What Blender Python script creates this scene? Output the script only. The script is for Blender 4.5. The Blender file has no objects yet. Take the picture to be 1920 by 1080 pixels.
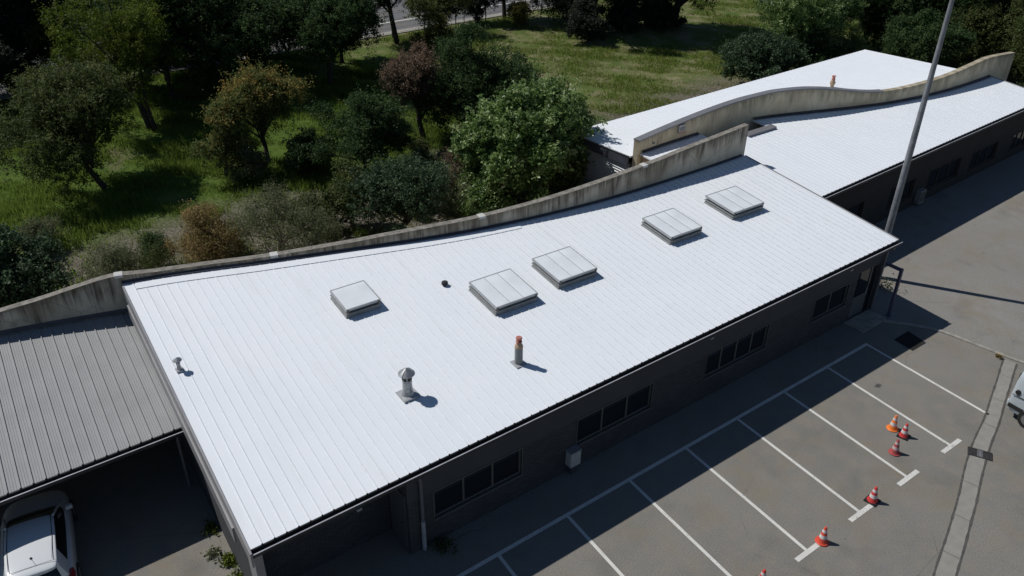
import bpy, bmesh, math, random
import numpy as np
from mathutils import Vector, Matrix

# ------------------------------------------------------------------ camera, world, sun, exposure
scene = bpy.context.scene
C = scene.collection
PI = math.pi
cam_data = bpy.data.cameras.new('camera')
cam = bpy.data.objects.new('camera', cam_data)
C.objects.link(cam)
cam_data.sensor_width = 36.0
cam_data.lens = 1559.55 / 1920 * 36
cam_data.clip_start = 0.1
cam_data.clip_end = 2000
RIGHT = Vector((0.8076569528, -0.5895890915, 0.0086573545))
UPV = Vector((0.3031800460, 0.4278186574, 0.8515004733))
FWD = Vector((0.5057391682, 0.6850955405, -0.5242823611))
cam.matrix_world = Matrix(((RIGHT.x, UPV.x, -FWD.x, -26.7319), (RIGHT.y, UPV.y, -FWD.y, -13.0479),
                           (RIGHT.z, UPV.z, -FWD.z, 18.6379), (0, 0, 0, 1)))
scene.camera = cam

SUN = Vector((-0.44, 0.68, 1.0)).normalized()
world = bpy.data.worlds.new('World')
scene.world = world
world.use_nodes = True
nt = world.node_tree
sky = nt.nodes.new('ShaderNodeTexSky')
sky.sky_type = 'NISHITA'
sky.sun_disc = False
sky.sun_elevation = math.asin(SUN.z)
sky.sun_rotation = math.atan2(SUN.x, SUN.y)
sky.air_density = 1.0
sky.dust_density = 0.0
sky.ozone_density = 4.0
bg = nt.nodes['Background']
bg.inputs['Strength'].default_value = 0.068
nt.links.new(sky.outputs[0], bg.inputs['Color'])
sd = bpy.data.lights.new('sun', 'SUN')
sd.energy = 5.0
sd.angle = math.radians(0.53)
sd.color = (1.0, 0.975, 0.935)
so = bpy.data.objects.new('sun', sd)
so.rotation_euler = (-SUN).to_track_quat('-Z', 'Y').to_euler()
so.location = (-30, 40, 60)
C.objects.link(so)
scene.view_settings.view_transform = 'Standard'
scene.view_settings.look = 'None'
scene.view_settings.exposure = -0.47
scene.view_settings.gamma = 1.0
scene.render.engine = 'CYCLES'
scene.cycles.max_bounces = 6
scene.cycles.diffuse_bounces = 3

# ------------------------------------------------------------------ materials
def newmat(name):
    m = bpy.data.materials.new(name)
    m.use_nodes = True
    return m, m.node_tree, m.node_tree.nodes['Principled BSDF']

def N(nt, t, **kw):
    n = nt.nodes.new(t)
    for k, v in kw.items():
        if hasattr(n, k):
            setattr(n, k, v)
        else:
            n.inputs[k].default_value = v
    return n

def ramp(nt, fac, stops):
    r = nt.nodes.new('ShaderNodeValToRGB')
    el = r.color_ramp.elements
    while len(el) < len(stops):
        el.new(0.5)
    for e, (p, c) in zip(el, stops):
        e.position = p
        e.color = (*c, 1) if len(c) == 3 else c
    nt.links.new(fac, r.inputs[0])
    return r.outputs[0]

def g3(v):
    return (v, v, v)

def mixc(nt, fac, a, b, mode='MIX'):
    n = nt.nodes.new('ShaderNodeMix')
    n.data_type = 'RGBA'
    n.blend_type = mode
    for sock, val in ((n.inputs[0], fac), (n.inputs[6], a), (n.inputs[7], b)):
        if isinstance(val, (int, float)):
            sock.default_value = val
        elif isinstance(val, tuple):
            sock.default_value = (*val, 1) if len(val) == 3 else val
        else:
            nt.links.new(val, sock)
    return n.outputs[2]

def coords(nt, kind='Object', scale=(1, 1, 1)):
    tc = nt.nodes.new('ShaderNodeTexCoord')
    mp = nt.nodes.new('ShaderNodeMapping')
    mp.inputs['Scale'].default_value = scale
    nt.links.new(tc.outputs[kind], mp.inputs[0])
    return mp.outputs[0]

def noise(nt, vec, scale, detail=4, rough=0.55):
    n = nt.nodes.new('ShaderNodeTexNoise')
    n.inputs['Scale'].default_value = scale
    n.inputs['Detail'].default_value = detail
    n.inputs['Roughness'].default_value = rough
    nt.links.new(vec, n.inputs['Vector'])
    return n.outputs[0]

def bump(nt, b, h, strength=0.3, dist=0.02):
    n = nt.nodes.new('ShaderNodeBump')
    n.inputs['Strength'].default_value = strength
    n.inputs['Distance'].default_value = dist
    nt.links.new(h, n.inputs['Height'])
    nt.links.new(n.outputs[0], b.inputs['Normal'])

def simple(name, col, rough=0.5, metal=0.0, var=0.0, scale=3.0, bumpy=0.0, spec=0.5):
    m, t, b = newmat(name)
    b.inputs['Roughness'].default_value = rough
    b.inputs['Metallic'].default_value = metal
    b.inputs['Specular IOR Level'].default_value = spec
    v = coords(t)
    n = noise(t, v, scale, 5)
    lo = tuple(c * (1 - var) for c in col)
    hi = tuple(min(1, c * (1 + var)) for c in col)
    t.links.new(ramp(t, n, [(0.3, lo), (0.7, hi)]), b.inputs['Base Color'])
    if bumpy:
        bump(t, b, noise(t, v, scale * 8, 3), bumpy, 0.01)
    return m

M = {}
def mat_white_roof():
    m, t, b = newmat('white_roof_paint')
    v = coords(t)
    big = noise(t, v, 0.35, 5)
    col = ramp(t, big, [(0.3, (0.755, 0.785, 0.82)), (0.7, (0.785, 0.81, 0.84))])
    # rust/dirt freckles, stretched down the slope
    v2 = coords(t, scale=(6, 0.8, 1))
    sp = noise(t, v2, 2.2, 6, 0.7)
    col = mixc(t, ramp(t, sp, [(0.66, g3(0.0)), (0.8, g3(0.22))]), col, (0.52, 0.54, 0.55))
    v3 = coords(t, scale=(9, 2.2, 1))
    sp2 = noise(t, v3, 3.0, 2, 0.5)
    col = mixc(t, ramp(t, sp2, [(0.70, g3(0.0)), (0.76, g3(0.5))]), col, (0.83, 0.84, 0.85))
    sp_ = t.nodes.new('ShaderNodeSeparateXYZ'); t.links.new(v, sp_.inputs[0])
    def pp(sock, half):
        n = t.nodes.new('ShaderNodeMath'); n.operation = 'PINGPONG'
        t.links.new(sock, n.inputs[0]); n.inputs[1].default_value = half
        return n.outputs[0]
    lap = ramp(t, pp(sp_.outputs[1], 2.15), [(0.0, g3(0.5)), (0.006, g3(0.0))])
    lapn = ramp(t, noise(t, coords(t, scale=(1.3, 0.2, 1)), 1.0, 3), [(0.48, g3(0)), (0.56, g3(1))])
    col = mixc(t, mixc(t, 1.0, lap, lapn, 'MULTIPLY'), col, (0.50, 0.52, 0.54))
    scr = ramp(t, pp(sp_.outputs[1], 0.70), [(0.0, g3(1)), (0.018, g3(0))])
    scx = ramp(t, pp(sp_.outputs[0], 0.1525), [(0.0, g3(1)), (0.012, g3(0))])
    col = mixc(t, mixc(t, 1.0, mixc(t, 1.0, scr, scx, 'MULTIPLY'), g3(0.6), 'MULTIPLY'), col, (0.42, 0.42, 0.42))
    run = ramp(t, noise(t, coords(t, scale=(2.6, 0.22, 1)), 1.0, 5, 0.65), [(0.55, g3(0)), (0.75, g3(0.30))])
    col = mixc(t, run, col, (0.60, 0.62, 0.63))
    t.links.new(col, b.inputs['Base Color'])
    b.inputs['Roughness'].default_value = 0.62
    b.inputs['Specular IOR Level'].default_value = 0.25
    bump(t, b, noise(t, v, 1.6, 3), 0.12, 0.02)
    return m
M['roof'] = mat_white_roof()
M['seam'] = simple('shaded_seam', (0.56, 0.58, 0.60), 0.8, 0, 0.2, 4)  # shade painted on the rib sides, dulls the light they catch and bounce

def mat_asphalt(name, lo, hi, patch):
    m, t, b = newmat(name)
    v = coords(t)
    big = noise(t, v, 0.22, 6, 0.6)
    med = noise(t, v, 1.7, 6, 0.6)
    fine = noise(t, v, 30, 5, 0.8)
    col = ramp(t, big, [(0.3, lo), (0.7, hi)])
    col = mixc(t, ramp(t, med, [(0.40, g3(0)), (0.66, g3(0.75))]), col, patch)
    col = mixc(t, 0.75, col, ramp(t, fine, [(0.33, g3(0.45)), (0.5, g3(1.0)), (0.67, g3(1.55))]), 'MULTIPLY')
    vor = t.nodes.new('ShaderNodeTexVoronoi')
    vor.inputs['Scale'].default_value = 45
    t.links.new(v, vor.inputs['Vector'])
    col = mixc(t, ramp(t, vor.outputs['Distance'], [(0.0, g3(0.38)), (0.2, g3(0.0))]), col, (0.52, 0.50, 0.46))
    st = noise(t, coords(t, scale=(0.7, 0.7, 1)), 0.8, 2)
    col = mixc(t, ramp(t, st, [(0.58, g3(0)), (0.76, g3(0.35))]), col, (0.09, 0.086, 0.080))
    # oil drips, rusty and mossy tinges, hairline cracks
    oil = noise(t, v, 1.15, 3, 0.6)
    col = mixc(t, ramp(t, oil, [(0.70, g3(0)), (0.75, g3(0.45))]), col, (0.06, 0.056, 0.05))
    tin = noise(t, coords(t, scale=(1.0, 1.0, 1.0)), 0.5, 6, 0.7)
    col = mixc(t, ramp(t, tin, [(0.50, g3(0)), (0.66, g3(0.5))]), col, (0.205, 0.172, 0.115))
    cr = t.nodes.new('ShaderNodeTexVoronoi'); cr.feature = 'DISTANCE_TO_EDGE'
    cr.inputs['Scale'].default_value = 0.30
    wv = mixc(t, 0.12, v, noise(t, v, 1.5, 5, 0.7))
    t.links.new(wv, cr.inputs['Vector'])
    crk = ramp(t, cr.outputs['Distance'], [(0.0, g3(0.40)), (0.0035, g3(0.0))])
    crn = ramp(t, noise(t, v, 0.35, 3), [(0.50, g3(0)), (0.60, g3(1))])
    col = mixc(t, mixc(t, 1.0, crk, crn, 'MULTIPLY'), col, (0.05, 0.048, 0.044))
    t.links.new(col, b.inputs['Base Color'])
    b.inputs['Roughness'].default_value = 0.92
    b.inputs['Specular IOR Level'].default_value = 0.2
    bump(t, b, fine, 0.5, 0.012)
    return m
M['asphalt'] = mat_asphalt('parking_asphalt', (0.165, 0.159, 0.145), (0.222, 0.213, 0.194), (0.222, 0.200, 0.170))
M['asphalt_old'] = mat_asphalt('worn_asphalt', (0.205, 0.197, 0.183), (0.250, 0.240, 0.222), (0.225, 0.207, 0.182))
M['asphalt_road'] = mat_asphalt('road_asphalt', (0.13, 0.13, 0.135), (0.16, 0.16, 0.165), (0.14, 0.14, 0.14))

def mat_concrete(name, base, warm, stain, streak_amt, len_scale=1.0):
    """UV: u = metres along the wall, v = metres below the top edge"""
    m, t, b = newmat(name)
    uv = coords(t, 'UV')
    sep = t.nodes.new('ShaderNodeSeparateXYZ')
    t.links.new(uv, sep.inputs[0])
    ob = coords(t)
    big = noise(t, ob, 0.9, 6, 0.6)
    col = ramp(t, big, [(0.3, base), (0.7, warm)])
    fine = noise(t, ob, 22, 4, 0.7)
    col = mixc(t, 0.45, col, ramp(t, fine, [(0.3, g3(0.72)), (0.7, g3(1.2))]), 'MULTIPLY')
    wash = noise(t, coords(t, 'UV', (0.55, 0.3, 1)), 1.0, 5, 0.65)
    col = mixc(t, ramp(t, wash, [(0.42, g3(0)), (0.62, g3(0.62 * streak_amt))]), col, (base[0] * 0.5, base[1] * 0.44, base[2] * 0.36))
    # drip streaks from the top edge
    us = coords(t, 'UV', (3.1, 0.16, 1))
    s1 = noise(t, us, 1.0, 5, 0.65)
    us2 = coords(t, 'UV', (9.0, 0.5, 1))
    s2 = noise(t, us2, 1.0, 3, 0.6)
    ul = coords(t, 'UV', (1.1, 0.0, 1))
    ln = noise(t, ul, 1.0, 4, 0.7)
    # strength = clamp( (len - v) ) where len depends on u
    mm = t.nodes.new('ShaderNodeMath'); mm.operation = 'MULTIPLY_ADD'
    t.links.new(ln, mm.inputs[0]); mm.inputs[1].default_value = 4.2 * len_scale; mm.inputs[2].default_value = -1.35 * len_scale
    ms = t.nodes.new('ShaderNodeMath'); ms.operation = 'SUBTRACT'
    t.links.new(mm.outputs[0], ms.inputs[0]); t.links.new(sep.outputs[1], ms.inputs[1])
    fall = ramp(t, ms.outputs[0], [(0.0, g3(0)), (0.5, g3(1))])
    k1 = ramp(t, s1, [(0.40, g3(0.12)), (0.54, g3(1))])
    k2 = ramp(t, s2, [(0.38, g3(0.4)), (0.55, g3(1))])
    k = mixc(t, 1.0, k1, k2, 'MULTIPLY')
    k = mixc(t, 1.0, k, fall, 'MULTIPLY')
    k = mixc(t, 1.0, k, g3(streak_amt), 'MULTIPLY')
    col = mixc(t, k, col, stain)
    # grime band close to the cap
    bandv = ramp(t, sep.outputs[1], [(0.0, g3(0.85)), (0.26, g3(0.0))])
    bandn = ramp(t, noise(t, coords(t, 'UV', (1.6, 1.0, 1)), 1.0, 4), [(0.35, g3(0)), (0.6, g3(1))])
    bb = mixc(t, 1.0, bandv, bandn, 'MULTIPLY')
    col = mixc(t, mixc(t, 1.0, bb, g3(streak_amt), 'MULTIPLY'), col, stain)
    # formwork joints every 2.4 m
    fr = t.nodes.new('ShaderNodeMath'); fr.operation = 'PINGPONG'
    t.links.new(sep.outputs[0], fr.inputs[0]); fr.inputs[1].default_value = 1.2
    jt = ramp(t, fr.outputs[0], [(0.0, g3(0.55)), (0.016, g3(0.0))])
    col = mixc(t, jt, col, (0.05, 0.045, 0.04))
    # cracks
    vor = t.nodes.new('ShaderNodeTexVoronoi'); vor.feature = 'DISTANCE_TO_EDGE'
    vor.inputs['Scale'].default_value = 0.55
    dv = mixc(t, 0.35, ob, noise(t, ob, 1.2, 4))
    t.links.new(dv, vor.inputs['Vector'])
    col = mixc(t, ramp(t, vor.outputs['Distance'], [(0.0, g3(0.30)), (0.012, g3(0.0))]), col, (0.10, 0.09, 0.08))
    t.links.new(col, b.inputs['Base Color'])
    b.inputs['Roughness'].default_value = 0.9
    bump(t, b, fine, 0.35, 0.01)
    return m
M['concrete'] = mat_concrete('stained_concrete', (0.52, 0.465, 0.365), (0.63, 0.575, 0.465), (0.10, 0.080, 0.055), 0.95)
M['concrete_b'] = mat_concrete('beige_concrete', (0.64, 0.56, 0.40), (0.74, 0.65, 0.48), (0.17, 0.145, 0.10), 0.7, 0.8)
M['cap_top'] = simple('lichen_cap', (0.215, 0.198, 0.170), 0.95, 0, 0.4, 5, 0.4)
M['cap_metal'] = simple('grey_cap_sheet', (0.20, 0.20, 0.21), 0.5, 0.2, 0.12, 1.5)
M['cap_patch'] = simple('pale_joint_patch', (0.52, 0.51, 0.49), 0.8, 0, 0.12, 8)
M['kerb'] = simple('kerb_concrete', (0.29, 0.275, 0.24), 0.9, 0, 0.25, 4, 0.4)
M['gutter_conc'] = simple('channel_concrete', (0.255, 0.243, 0.217), 0.9, 0, 0.10, 4, 0.1)
M['tar'] = simple('tar_joint', (0.075, 0.072, 0.066), 0.85, 0, 0.35, 9)
def mat_paint():
    m, t, b = newmat('road_paint')
    v = coords(t)
    n1 = noise(t, v, 18, 5, 0.75); n2 = noise(t, v, 1.1, 3)
    worn = mixc(t, 1.0, ramp(t, n1, [(0.52, g3(0)), (0.62, g3(1))]), ramp(t, n2, [(0.40, g3(0.1)), (0.66, g3(0.9))]), 'MULTIPLY')
    col = ramp(t, noise(t, v, 2.5, 3), [(0.3, (0.58, 0.57, 0.53)), (0.7, (0.68, 0.67, 0.63))])
    t.links.new(mixc(t, worn, col, (0.22, 0.21, 0.19)), b.inputs['Base Color'])
    b.inputs['Roughness'].default_value = 0.75
    return m
M['paint'] = mat_paint()
M['flash_dark'] = simple('dark_flashing', (0.045, 0.05, 0.065), 0.5, 0.0, 0.3, 3)
M['flash_blue'] = simple('zinc_flashing', (0.22, 0.25, 0.30), 0.45, 0.2, 0.2, 3)
M['gutter'] = simple('dark_gutter', (0.030, 0.028, 0.030), 0.6, 0.0, 0.4, 3)
M['lip'] = simple('gutter_lip', (0.42, 0.43, 0.46), 0.4, 0.2, 0.15, 3)
M['gable_metal'] = simple('grey_gable_panel', (0.27, 0.265, 0.27), 0.45, 0.1, 0.12, 1.5)
M['rib_grey'] = simple('fibre_roof', (0.300, 0.303, 0.303), 0.8, 0.0, 0.06, 1.2, 0.1)
M['curb'] = simple('grey_painted_curb', (0.25, 0.255, 0.25), 0.5, 0, 0.2, 4)
M['curb_dark'] = simple('shadow_gap_seal', (0.02, 0.02, 0.022), 0.7)
M['dome'] = simple('opal_glazing', (0.74, 0.77, 0.79), 0.3, 0, 0.07, 1.2)
M['alu'] = simple('aluminium_frame', (0.40, 0.41, 0.42), 0.45, 0.2, 0.1, 4)
M['galv'] = simple('galvanised_sheet', (0.33, 0.34, 0.35), 0.42, 0.55, 0.25, 9)
M['pole'] = simple('galvanised_pole', (0.235, 0.245, 0.26), 0.6, 0.25, 0.22, 5)
M['flue'] = simple('grey_flue', (0.20, 0.21, 0.215), 0.6, 0, 0.12, 5)
M['terra'] = simple('terracotta', (0.42, 0.16, 0.12), 0.8, 0, 0.25, 12)
M['terra_pale'] = simple('pale_terracotta', (0.42, 0.30, 0.20), 0.85, 0, 0.3, 14)
M['black'] = simple('black_rubber', (0.012, 0.012, 0.013), 0.6, 0, 0.3, 8)
M['blacktile'] = simple('fresh_tar_patch', (0.012, 0.012, 0.010), 0.95, 0, 0.4, 10)
M['steel_blue'] = simple('blue_grey_steel', (0.085, 0.09, 0.14), 0.5, 0.1, 0.1, 4)
M['frame'] = simple('window_frame_grey', (0.11, 0.11, 0.105), 0.5, 0.1, 0.1, 4)
M['glass'] = simple('dark_glass', (0.014, 0.016, 0.019), 0.05, 0, 0.1, 2, 0, 0.5)
M['door'] = simple('pale_door', (0.10, 0.105, 0.115), 0.5, 0, 0.1, 2)
M['box'] = simple('meter_box', (0.42, 0.42, 0.41), 0.6, 0, 0.1, 5)
M['pipe'] = simple('grey_pvc', (0.14, 0.14, 0.15), 0.5, 0, 0.1, 5)
M['iron'] = simple('cast_iron', (0.060, 0.057, 0.055), 0.6, 0.3, 0.35, 14)
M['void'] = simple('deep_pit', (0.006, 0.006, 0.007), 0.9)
M['car_white'] = simple('white_car_paint', (0.66, 0.68, 0.69), 0.18, 0, 0.02, 1)
M['car_white'].node_tree.nodes['Principled BSDF'].inputs['Coat Weight'].default_value = 0.6
M['van_white'] = simple('silver_white_van_paint', (0.47, 0.52, 0.55), 0.22, 0.1, 0.02, 1)
M['van_white'].node_tree.nodes['Principled BSDF'].inputs['Coat Weight'].default_value = 0.5
M['car_glass'] = simple('tinted_glass', (0.012, 0.014, 0.016), 0.05)
M['van_glass'] = simple('van_glass', (0.10, 0.13, 0.11), 0.06)
M['plastic'] = simple('black_plastic', (0.018, 0.018, 0.019), 0.55, 0, 0.2, 6)
M['red_lamp'] = simple('tail_lamp_red', (0.22, 0.012, 0.018), 0.15)
M['tyre'] = simple('tyre_rubber', (0.015, 0.015, 0.015), 0.85)
M['rim'] = simple('alloy_rim', (0.35, 0.35, 0.36), 0.35, 0.7)
M['bark'] = simple('bark', (0.055, 0.043, 0.034), 0.95, 0, 0.4, 6, 0.6)
M['bark_pale'] = simple('pale_twig', (0.24, 0.20, 0.15), 0.9, 0, 0.3, 8)
M['post'] = simple('wooden_post', (0.05, 0.042, 0.035), 0.9, 0, 0.3, 8)
M['sheet_fence'] = simple('grey_white_sheet', (0.34, 0.35, 0.37), 0.6, 0, 0.12, 3)
M['orange_post'] = simple('orange_paint', (0.50, 0.10, 0.03), 0.6, 0, 0.1, 5)
M['slat'] = simple('pale_grey_slat', (0.36, 0.375, 0.39), 0.5, 0.1, 0.1, 4)

def mat_wall(name, base, hi, mortar, plaster):
    m, t, b = newmat(name)
    tc = t.nodes.new('ShaderNodeTexCoord')
    sep = t.nodes.new('ShaderNodeSeparateXYZ'); t.links.new(tc.outputs['Object'], sep.inputs[0])
    ad = t.nodes.new('ShaderNodeMath'); ad.operation = 'ADD'
    t.links.new(sep.outputs[0], ad.inputs[0]); t.links.new(sep.outputs[1], ad.inputs[1])
    cb = t.nodes.new('ShaderNodeCombineXYZ')
    t.links.new(ad.outputs[0], cb.inputs[0]); t.links.new(sep.outputs[2], cb.inputs[1])
    br = t.nodes.new('ShaderNodeTexBrick')
    br.inputs['Color1'].default_value = (*base, 1); br.inputs['Color2'].default_value = (*hi, 1)
    br.inputs['Mortar'].default_value = (*mortar, 1)
    br.inputs['Scale'].default_value = 1.0
    br.inputs['Brick Width'].default_value = 0.22
    br.inputs['Row Height'].default_value = 0.075
    br.inputs['Mortar Size'].default_value = 0.008
    t.links.new(cb.outputs[0], br.inputs['Vector'])
    n = noise(t, tc.outputs['Object'], 0.8, 5)
    zsel = ramp(t, sep.outputs[2], [(0.0, g3(0)), (1.0, g3(1))])
    mr = t.nodes.new('ShaderNodeMapRange')
    mr.inputs['From Min'].default_value = 1.94; mr.inputs['From Max'].default_value = 1.96
    t.links.new(sep.outputs[2], mr.inputs[0])
    col = mixc(t, mr.outputs[0], br.outputs[0], plaster)
    col = mixc(t, 0.5, col, ramp(t, n, [(0.3, g3(0.75)), (0.7, g3(1.2))]), 'MULTIPLY')
    t.links.new(col, b.inputs['Base Color'])
    b.inputs['Roughness'].default_value = 0.85
    bump(t, b, br.outputs['Fac'], -0.5, 0.01)
    return m
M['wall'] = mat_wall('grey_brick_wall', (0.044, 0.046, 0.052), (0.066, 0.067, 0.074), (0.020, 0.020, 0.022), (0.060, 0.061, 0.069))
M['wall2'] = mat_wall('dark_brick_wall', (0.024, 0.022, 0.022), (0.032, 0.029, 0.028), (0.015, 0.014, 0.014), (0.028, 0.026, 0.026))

def mat_ground():
    m, t, b = newmat('rough_grass_ground')
    v = coords(t)
    sep = t.nodes.new('ShaderNodeSeparateXYZ'); t.links.new(v, sep.inputs[0])
    big = noise(t, v, 0.10, 5, 0.6)
    med = noise(t, v, 0.55, 6, 0.65)
    fine = noise(t, v, 9, 4, 0.75)
    # lush on the left, dry and olive on the right
    mr = t.nodes.new('ShaderNodeMapRange')
    mr.inputs['From Min'].default_value = -6; mr.inputs['From Max'].default_value = 8
    t.links.new(sep.outputs[0], mr.inputs[0])
    lush = ramp(t, med, [(0.25, (0.052, 0.085, 0.016)), (0.55, (0.081, 0.127, 0.023)), (0.8, (0.115, 0.146, 0.040))])
    dry = ramp(t, med, [(0.30, (0.068, 0.108, 0.024)), (0.44, (0.106, 0.139, 0.040)), (0.54, (0.156, 0.156, 0.071)), (0.68, (0.248, 0.230, 0.142))])
    col = mixc(t, mr.outputs[0], lush, dry)
    # gravel strip behind the wall
    my = t.nodes.new('ShaderNodeMapRange')
    my.inputs['From Min'].default_value = 27.5; my.inputs['From Max'].default_value = 24.5
    t.links.new(sep.outputs[1], my.inputs[0])
    pk = mixc(t, 1.0, my.outputs[0], ramp(t, big, [(0.30, g3(0.5)), (0.48, g3(1))]), 'MULTIPLY')
    grav = ramp(t, fine, [(0.3, (0.085, 0.074, 0.058)), (0.55, (0.15, 0.132, 0.105)), (0.72, (0.30, 0.275, 0.235))])
    gm = ramp(t, med, [(0.52, g3(0)), (0.68, g3(0.6))])
    grav = mixc(t, gm, grav, (0.062, 0.076, 0.028))
    col = mixc(t, pk, col, grav)
    bare = ramp(t, noise(t, v, 0.23, 4), [(0.60, g3(0)), (0.70, g3(0.75))])
    col = mixc(t, bare, col, (0.165, 0.135, 0.095))
    col = mixc(t, 0.8, col, ramp(t, fine, [(0.3, g3(0.62)), (0.7, g3(1.35))]), 'MULTIPLY')
    t.links.new(col, b.inputs['Base Color'])
    b.inputs['Roughness'].default_value = 1.0
    b.inputs['Specular IOR Level'].default_value = 0.1
    bump(t, b, fine, 0.8, 0.06)
    return m
M['ground'] = mat_ground()

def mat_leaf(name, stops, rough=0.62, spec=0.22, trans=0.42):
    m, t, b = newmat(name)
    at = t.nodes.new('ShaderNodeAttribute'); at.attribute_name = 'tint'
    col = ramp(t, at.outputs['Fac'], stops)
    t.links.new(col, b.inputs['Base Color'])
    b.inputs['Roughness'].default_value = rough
    b.inputs['Specular IOR Level'].default_value = spec
    tr = t.nodes.new('ShaderNodeBsdfTranslucent')
    t.links.new(col, tr.inputs[0])
    mx = t.nodes.new('ShaderNodeMixShader'); mx.inputs[0].default_value = trans
    out = t.nodes['Material Output']
    t.links.new(b.outputs[0], mx.inputs[1]); t.links.new(tr.outputs[0], mx.inputs[2])
    t.links.new(mx.outputs[0], out.inputs[0])
    return m
L = {}
L['dark'] = mat_leaf('dark_leaf', [(0.0, (0.021, 0.042, 0.015)), (0.6, (0.055, 0.100, 0.032)), (1.0, (0.121, 0.177, 0.061))])
L['olive'] = mat_leaf('olive_leaf', [(0.0, (0.034, 0.051, 0.014)), (0.6, (0.083, 0.112, 0.032)), (1.0, (0.186, 0.197, 0.068))])
L['lime'] = mat_leaf('lime_leaf', [(0.0, (0.040, 0.062, 0.007)), (0.6, (0.106, 0.150, 0.015)), (1.0, (0.213, 0.250, 0.037))])
L['photinia'] = mat_leaf('photinia_leaf', [(0.0, (0.043, 0.069, 0.020)), (0.5, (0.122, 0.160, 0.047)), (0.75, (0.259, 0.221, 0.061)), (1.0, (0.460, 0.274, 0.082))])
L['orange'] = mat_leaf('rusty_leaf', [(0.0, (0.075, 0.080, 0.024)), (0.4, (0.22, 0.170, 0.060)), (1.0, (0.52, 0.37, 0.18))])
L['pink'] = mat_leaf('brownish_pink_leaf', [(0.0, (0.050, 0.045, 0.027)), (0.5, (0.156, 0.115, 0.077)), (1.0, (0.325, 0.206, 0.150))])
L['glossy'] = mat_leaf('glossy_leaf', [(0.0, (0.046, 0.084, 0.020)), (0.55, (0.125, 0.210, 0.050)), (1.0, (0.449, 0.560, 0.238))], 0.45, 0.4, 0.4)
L['blue'] = mat_leaf('bluish_leaf', [(0.0, (0.024, 0.047, 0.021)), (0.6, (0.063, 0.105, 0.049)), (1.0, (0.144, 0.210, 0.117))], 0.6, 0.25, 0.35)
L['sparse'] = mat_leaf('grey_green_leaf', [(0.0, (0.072, 0.088, 0.039)), (0.6, (0.137, 0.156, 0.075)), (1.0, (0.234, 0.240, 0.137))])
L['pine'] = mat_leaf('pine_needle', [(0.0, (0.011, 0.017, 0.011)), (0.6, (0.030, 0.039, 0.028)), (1.0, (0.086, 0.098, 0.063))], 0.6, 0.2, 0.3)
L['yellow'] = mat_leaf('yellowish_leaf', [(0.0, (0.066, 0.072, 0.018)), (0.6, (0.144, 0.138, 0.034)), (1.0, (0.288, 0.228, 0.060))])
L['grass'] = mat_leaf('grass_blade', [(0.0, (0.108, 0.160, 0.030)), (0.5, (0.180, 0.259, 0.047)), (0.8, (0.238, 0.282, 0.075)), (1.0, (0.432, 0.397, 0.192))], 0.7, 0.1, 0.5)

# ------------------------------------------------------------------ helpers
def obj(name, verts, faces, mat, parent=None, uvs=None, smooth=False, mats=None, fm=None):
    me = bpy.data.meshes.new(name)
    me.from_pydata([tuple(v) for v in verts], [], faces)
    for m in (mats or [mat]):
        me.materials.append(m)
    if fm:
        me.polygons.foreach_set('material_index', fm)
    if uvs:
        ul = me.uv_layers.new(name='UVMap')
        k = 0
        for p in me.polygons:
            for li in p.loop_indices:
                ul.data[li].uv = uvs[me.loops[li].vertex_index]
    if smooth:
        me.polygons.foreach_set('use_smooth', [True] * len(me.polygons))
    me.update()
    o = bpy.data.objects.new(name, me)
    C.objects.link(o)
    if parent:
        o.parent = parent
    return o

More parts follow.
